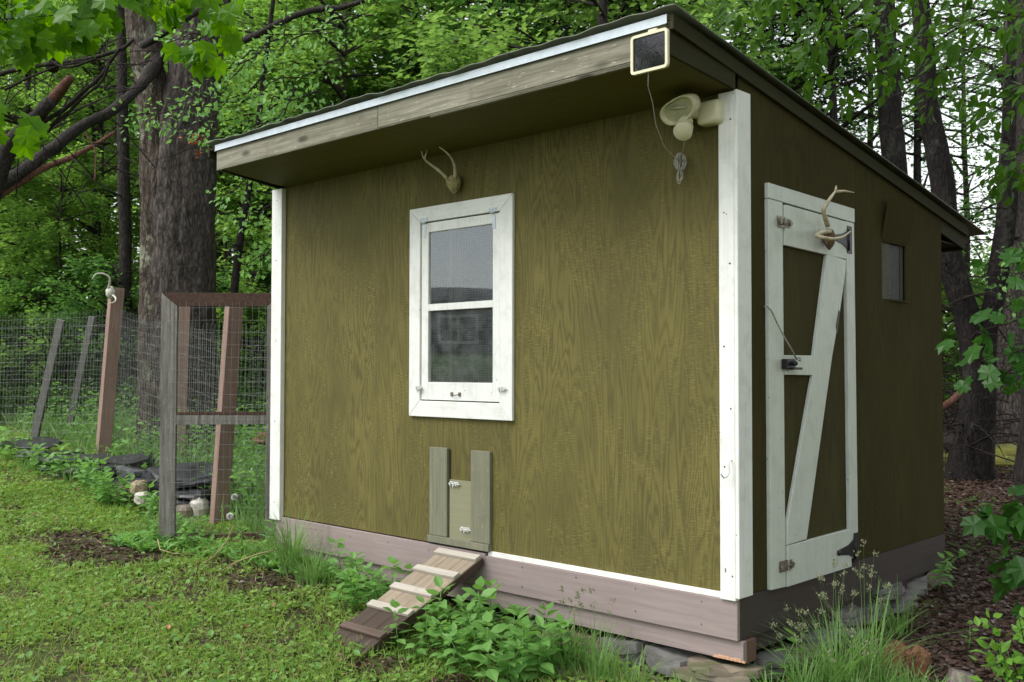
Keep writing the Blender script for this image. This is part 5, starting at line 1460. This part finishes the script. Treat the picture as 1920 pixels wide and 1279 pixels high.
for px, d, n, h, sp_, sd_, lb in [
   (1560, 4.75, 150, .46, .09, 9, 'tall blue green grass tuft with seed heads before the door, densest of the right tufts'),
   (1620, 4.85, 130, .50, .08, 6, 'tall arching grass tuft just left of the rotten stump'),
   (1505, 4.70, 90, .34, .08, 8, 'grass tuft with drooping seed heads below the door latch side'),
   (1680, 5.7, 60, .34, .09, 0, 'dim grass tuft behind the stump by the side stones'),
   (1735, 7.0, 40, .40, .05, 0, 'thin grass tuft at the back corner of the coop'),
   (1440, 4.65, 50, .20, .10, 0, 'short grass tuft at the bottom edge under the right corner'),
   (1390, 4.62, 50, .14, .10, 0, 'low grass tuft at the bottom edge left of the corner post line'),
   (1650, 4.72, 80, .22, .12, 0, 'short grass tuft at the bottom edge in front of the stump'),
   (1060, 5.20, 110, .34, .10, 4, 'grass tuft with fine stalks in front of the skirt right of the weeds'),
   (1120, 5.05, 90, .34, .12, 3, 'leaning grass tuft before the white strip'),
   (1000, 5.25, 70, .24, .10, 2, 'grass tuft at the right end of the weed patch'),
   (1180, 4.95, 60, .20, .12, 0, 'low grass tuft left of the foundation slabs'),
   (1700, 4.70, 90, .20, .10, 0, 'grass tuft right before the rotten stump'),
   (1760, 4.62, 60, .16, .10, 0, 'low grass tuft before the grey split log'),
   (1600, 4.60, 70, .26, .14, 4, 'loose grass tuft at the bottom edge left of the stump'),
   (60, 10.9, 90, .34, .22, 3, 'rough grass tuft at the far left end of the slate wall'),
   (140, 10.4, 90, .30, .20, 0, 'rough grass tuft before the long thin slate slab'),
   (232, 9.75, 90, .32, .18, 2, 'grass tuft before the black slate left of the cobbles'),
   (285, 8.4, 100, .26, .12, 0, 'leafy grass tuft at the outer foot of the left gate stile'),
   (355, 8.3, 80, .22, .14, 0, 'grass tuft inside the gate foot below the white stone'),
   (1275, 4.80, 40, .12, .12, 0, 'sparse low grass at the bottom edge below the slabs'),
   (548, 7.0, 170, .50, .09, 0, 'tall grass tuft at the left end of the skirt by the white post'),
   (590, 6.75, 120, .34, .12, 0, 'lower grass tuft right of the tall one at the left end of the skirt'),
   (515, 7.25, 60, .26, .10, 0, 'grass tuft at the foot of the left white corner post'),
   (470, 7.4, 50, .18, .12, 0, 'short grass tuft before the gate right of the dandelions')]:
    p = gp(px, d)
    while under_coop(p.x, p.y, .04): d -= .06; p = gp(px, d)
    tuft(px, d, n, h, sp_, lb, sd_)
# dandelions
def dandelion(px, py, d, pbase, label):
    top = at(px, py, d); b = gp(pbase, d)
    e_ = empty('dandelion', b, label, 'dandelion', 'dandelion seed heads')
    MB().tube([b-Vector((0, 0, .01)), b.lerp(top, .5)+RGT*.01, top], [.003, .0025, .002], 6).obj('stem', M['leaf_weed'], e_)
    k = 420; v = rng.normal(0, 1, (k, 3)); v /= np.linalg.norm(v, axis=1, keepdims=True)
    P = np.array(top)[None]+v*.008
    o = inst('seed_head', cloud('seed_head', (np.array([(-.07, 0, 0), (.07, 0, 0), (.3, 1, 0), (-.3, 1, 0)]), np.array([(0, 1, 2), (0, 2, 3)])), P, v, rnorm(k, 1., (0, 0, 0)), np.full(k, .017), M['puff'])); put(o, e_)
dandelion(440, 932, 7.35, 462, 'taller white dandelion seed head in front of the gate')
dandelion(431, 968, 7.30, 425, 'lower white dandelion seed head in front of the gate')
# broad ground leaves (dandelion and dock) by the gate
m_ = []
for i in range(170):
    px = random.choice([random.uniform(225, 320), random.uniform(320, 560), random.uniform(560, 620)]); p = gp(px, 7.9-.0028*(px-280)+random.uniform(-.25, .25))
    for k in range(7):
        a = random.random()*6.283; m_.append((tuple(p+Vector((0, 0, .01))), (math.cos(a), math.sin(a), random.uniform(.3, 1.1)), tuple(rv(.3)+Vector((0, 0, 1))), random.uniform(.06, .15)))
TL = (np.array([(-.03, 0, 0), (.03, 0, 0), (.10, .5, .05), (0, 1, -.12), (-.10, .5, .05)]), np.array([(0, 1, 2), (0, 2, 4), (4, 2, 3)]))
stuff('broad_ground_leaves', cloud('broad_ground_leaves', TL, np.array([a[0] for a in m_]), np.array([a[1] for a in m_]), np.array([a[2] for a in m_]), np.array([a[3] for a in m_]), M['leaf_weed']))

fx, fy, fz = scatter(9000, -14, -4.2, .6, 6, lambda x, y: (y > fenceline(x)) & (vnoise(x, y, 1.2) > .55)); k = min(len(fx), 420); fx, fy, fz = fx[:k], fy[:k], fz[:k]
M['petal'] = plain('white petals', (.75, .76, .72), .8)
stuff('white_wildflowers', cloud('white_wildflowers', T_SMALL, np.stack([fx, fy, fz+.18+rng.random(k)*.25], 1), rdirs(k), rnorm(k, .5), rng.uniform(.014, .026, k), M['petal']))
M['orange'] = plain('orange dead needles', (.50, .13, .04), .7)
P = np.array([tuple(at(random.gauss(368, 9), random.gauss(262, 5), 11.5)) for _ in range(60)]+[tuple(at(random.gauss(372, 4), random.gauss(287, 6), 11.5)) for _ in range(16)])
oc = inst('dead_leaf_cluster', cloud('dead_leaf_cluster', T_SMALL, P, rdirs(76, -.4), rnorm(76, .6), rng.uniform(.02, .055, 76), M['orange'])); tag(oc, 'bunch of orange dead leaves caught on a twig before the big trunk', 'dead leaves'); 
tag(MB().tube([at(560, 255, 10.8), at(470, 225, 10.9), at(392, 262, 11.3), at(330, 290, 11.6), at(270, 305, 11.9)], [.008, .007, .007, .005, .003], 5).obj('bare_twig', M['bark_pine']), 'thin bare twig crossing before the big trunk, holding orange dead leaves', 'twig')
dst = MB()
for P_ in [[(296, 1012, 7.6), (300, 1030, 7.5), (325, 1038, 7.45), (375, 1040, 7.4)], [(438, 985, 7.3), (425, 1015, 7.3), (400, 1045, 7.2), (372, 1062, 7.15)], [(520, 1030, 7.0), (480, 1040, 7.0), (440, 1055, 7.0), (415, 1072, 6.95)]]:
    pp = [at(*q_) for q_ in P_]; pp = [Vector((p.x, p.y, max(p.z, g(p.x, p.y)+.015))) for p in pp]
    dst.tube(pp, [.005, .0045, .004, .003], 6)
tag(dst.obj('dry_stems', M['straw']), 'pale bent dry stems lying before the gate foot', 'dry stems', kind='stuff')
# stump, log, fallen wood
sb = gp(1690, 5.05)-Vector((0, 0, .035))
m = MB(); nr = 40; vs = []
lev = (-.05, .03, .07, .11, .15)
for j, hz in enumerate(lev):
    for k in range(nr):
        th = 2*math.pi*k/nr; c_t, s_t = math.cos(th), math.sin(th)
        r = .125*(1+.22*noise.noise(Vector((c_t*1.5, s_t*1.5, 3+j*.3)))+.10*noise.noise(Vector((c_t*9, s_t*9, j*.4))))-.004*j
        top = (.035*noise.noise(Vector((c_t*2.2, s_t*2.2, 9)))+.018*noise.noise(Vector((c_t*8, s_t*8, 2))))*j/4
        vs.append(sb+Vector((c_t*r, s_t*r, hz+top)))
for f_, dz in ((.72, .13), (.4, .10), (.12, .115)):
    for k in range(nr):
        th = 2*math.pi*k/nr; q_ = Vector((math.cos(th)*f_*.12, math.sin(th)*f_*.12, 0))
        vs.append(sb+q_+Vector((0, 0, dz+.05*noise.noise(q_*40))))
R_ = len(lev)+3
fs = [(j*nr+k, j*nr+(k+1) % nr, (j+1)*nr+(k+1) % nr, (j+1)*nr+k) for j in range(R_-1) for k in range(nr)]+[tuple((R_-1)*nr+k for k in range(nr))]
tag(m.add(vs, fs).obj('tree_stump', M['rot']), 'rotten orange brown tree stump in the grass at the bottom right', 'stump')
M['log_grey'] = wood('grey split log', (.26, .23, .20), (.08, .065, .055), 'z', dirt=(.06, .05, .035), bump=.8)
lb_ = gp(1790, 4.85)-Vector((0, 0, .03))
tag(MB().tube([lb_+Vector((0, 0, -.05)), lb_+Vector((.01, .0, .04)), lb_+Vector((.02, .01, .10))], [.075, .07, .055], 12, jit=.15).obj('split_log', M['log_grey']), 'short grey split log end right of the rotten stump', 'log')
tag(MB().tube([at(1762, 768, 9.8), at(1785, 752, 9.9), at(1806, 730, 10.)], [.035, .038, .03], 8, jit=.1).obj('broken_branch', M['bark_red']), 'reddish broken branch end leaning behind the back corner of the coop', 'branch')
p1, p2 = gp(1770, 11.5), gp(1835, 11.0)
tag(MB().tube([p1+Vector((0, 0, .30)), p1.lerp(p2, .5)+Vector((0, 0, .22)), p2+Vector((0, 0, .05))], [.10, .10, .08], 10, jit=.12).obj('fallen_log', M['bark_dark']), 'dark fallen log behind the forked pine', 'log')
brush = MB()
for k in range(90):
    p = gp(random.uniform(1755, 1830), random.uniform(11, 13.5))+Vector((0, 0, random.uniform(.0, 1.0))); v = rv().normalized()*random.uniform(.3, .9); v.z *= .6
    brush.tube([p-v, p+rv(.04), p+v], [.008, .007, .002], 4, cap=False)
tag(brush.obj('brush_pile', M['bark_pine']), 'tangle of grey dead sticks behind the back corner of the coop', 'brush pile')
o = rock(gp(1893, 12.3)+Vector((0, 0, .02)), (.95, .7, .12), 'moss_mound', M['moss'], 5, False, .5); tag(o, 'yellow green moss mound at the foot of the thick pine', 'moss')
o = rock(gp(1835, 11.8)+Vector((0, 0, .0)), (.55, .4, .07), 'moss_mound', M['moss'], 6, False, .2); tag(o, 'smaller moss patch beside the forked pine', 'moss')
# one fallen pink petal-like leaf on the lawn
o = inst('fallen_leaf', fast_mesh('fallen_leaf', T_OVAL[0]*.045, T_OVAL[1], plain('salmon fallen leaf', (.55, .22, .13), .6))); pp = gp(320, 5.75); o.location = pp+Vector((0, 0, .035)); o.rotation_euler = (.5, .2, 1.)
tag(o, 'small salmon coloured fallen leaf lying on the lawn', 'leaf')

# ------------------------------------------------------------------ behind the camera: what the window reflects
hb = empty('ranch_house', (-25.9, -22.3, g(-25.9, -22.3)), 'low dark house across the lawn, mirrored in the lower window pane', 'house')
hz_ = g(-25.9, -22.3)-.2
Rh = Matrix.Translation((-27.6, -24.2, hz_)) @ Matrix.Rotation(R(-47), 4, 'Z')
M['house'] = plain('dark house siding', (.06, .055, .055), .8); M['house_roof'] = plain('dark roof', (.05, .05, .055), .9)
def hpart(mb, nm, mt):
    mb.v = [tuple(Rh @ Vector(v)) for v in mb.v]; return mb.obj(nm, mt, hb)
hpart(MB().box(-9, 9, -3, 3, 0, 2.2), 'wall', M['house'])
hpart(MB().prism([(-9.4, -3.5, 2.15), (-9.4, 3.5, 2.15), (-9.4, 0, 2.9)], (18.8, 0, 0)), 'roof', M['house_roof'])
for x0 in (-5.2, -.7, 3.2):
    hpart(MB().box(x0, x0+1.5, 3.001, 3.05, .55, 1.65), 'window', M['white_x'])
    hpart(MB().box(x0+.12, x0+.70, 3.051, 3.06, .67, 1.53).box(x0+.80, x0+1.38, 3.051, 3.06, .67, 1.53), 'pane', M['black'])
for i, (x_, y_, v) in enumerate([(-7.4, -12.8, 'big2'), (-36, -18, 'big2')]):
    e_ = empty('lawn_tree', (x_, y_, g(x_, y_)), ['leafy lawn tree mirrored in the solar panel', 'leafy tree behind the house'][i], 'tree')
    inst('trunk', TM[v], e_); inst('limbs', LM[v], e_); inst('crown', CR[v][0], e_)
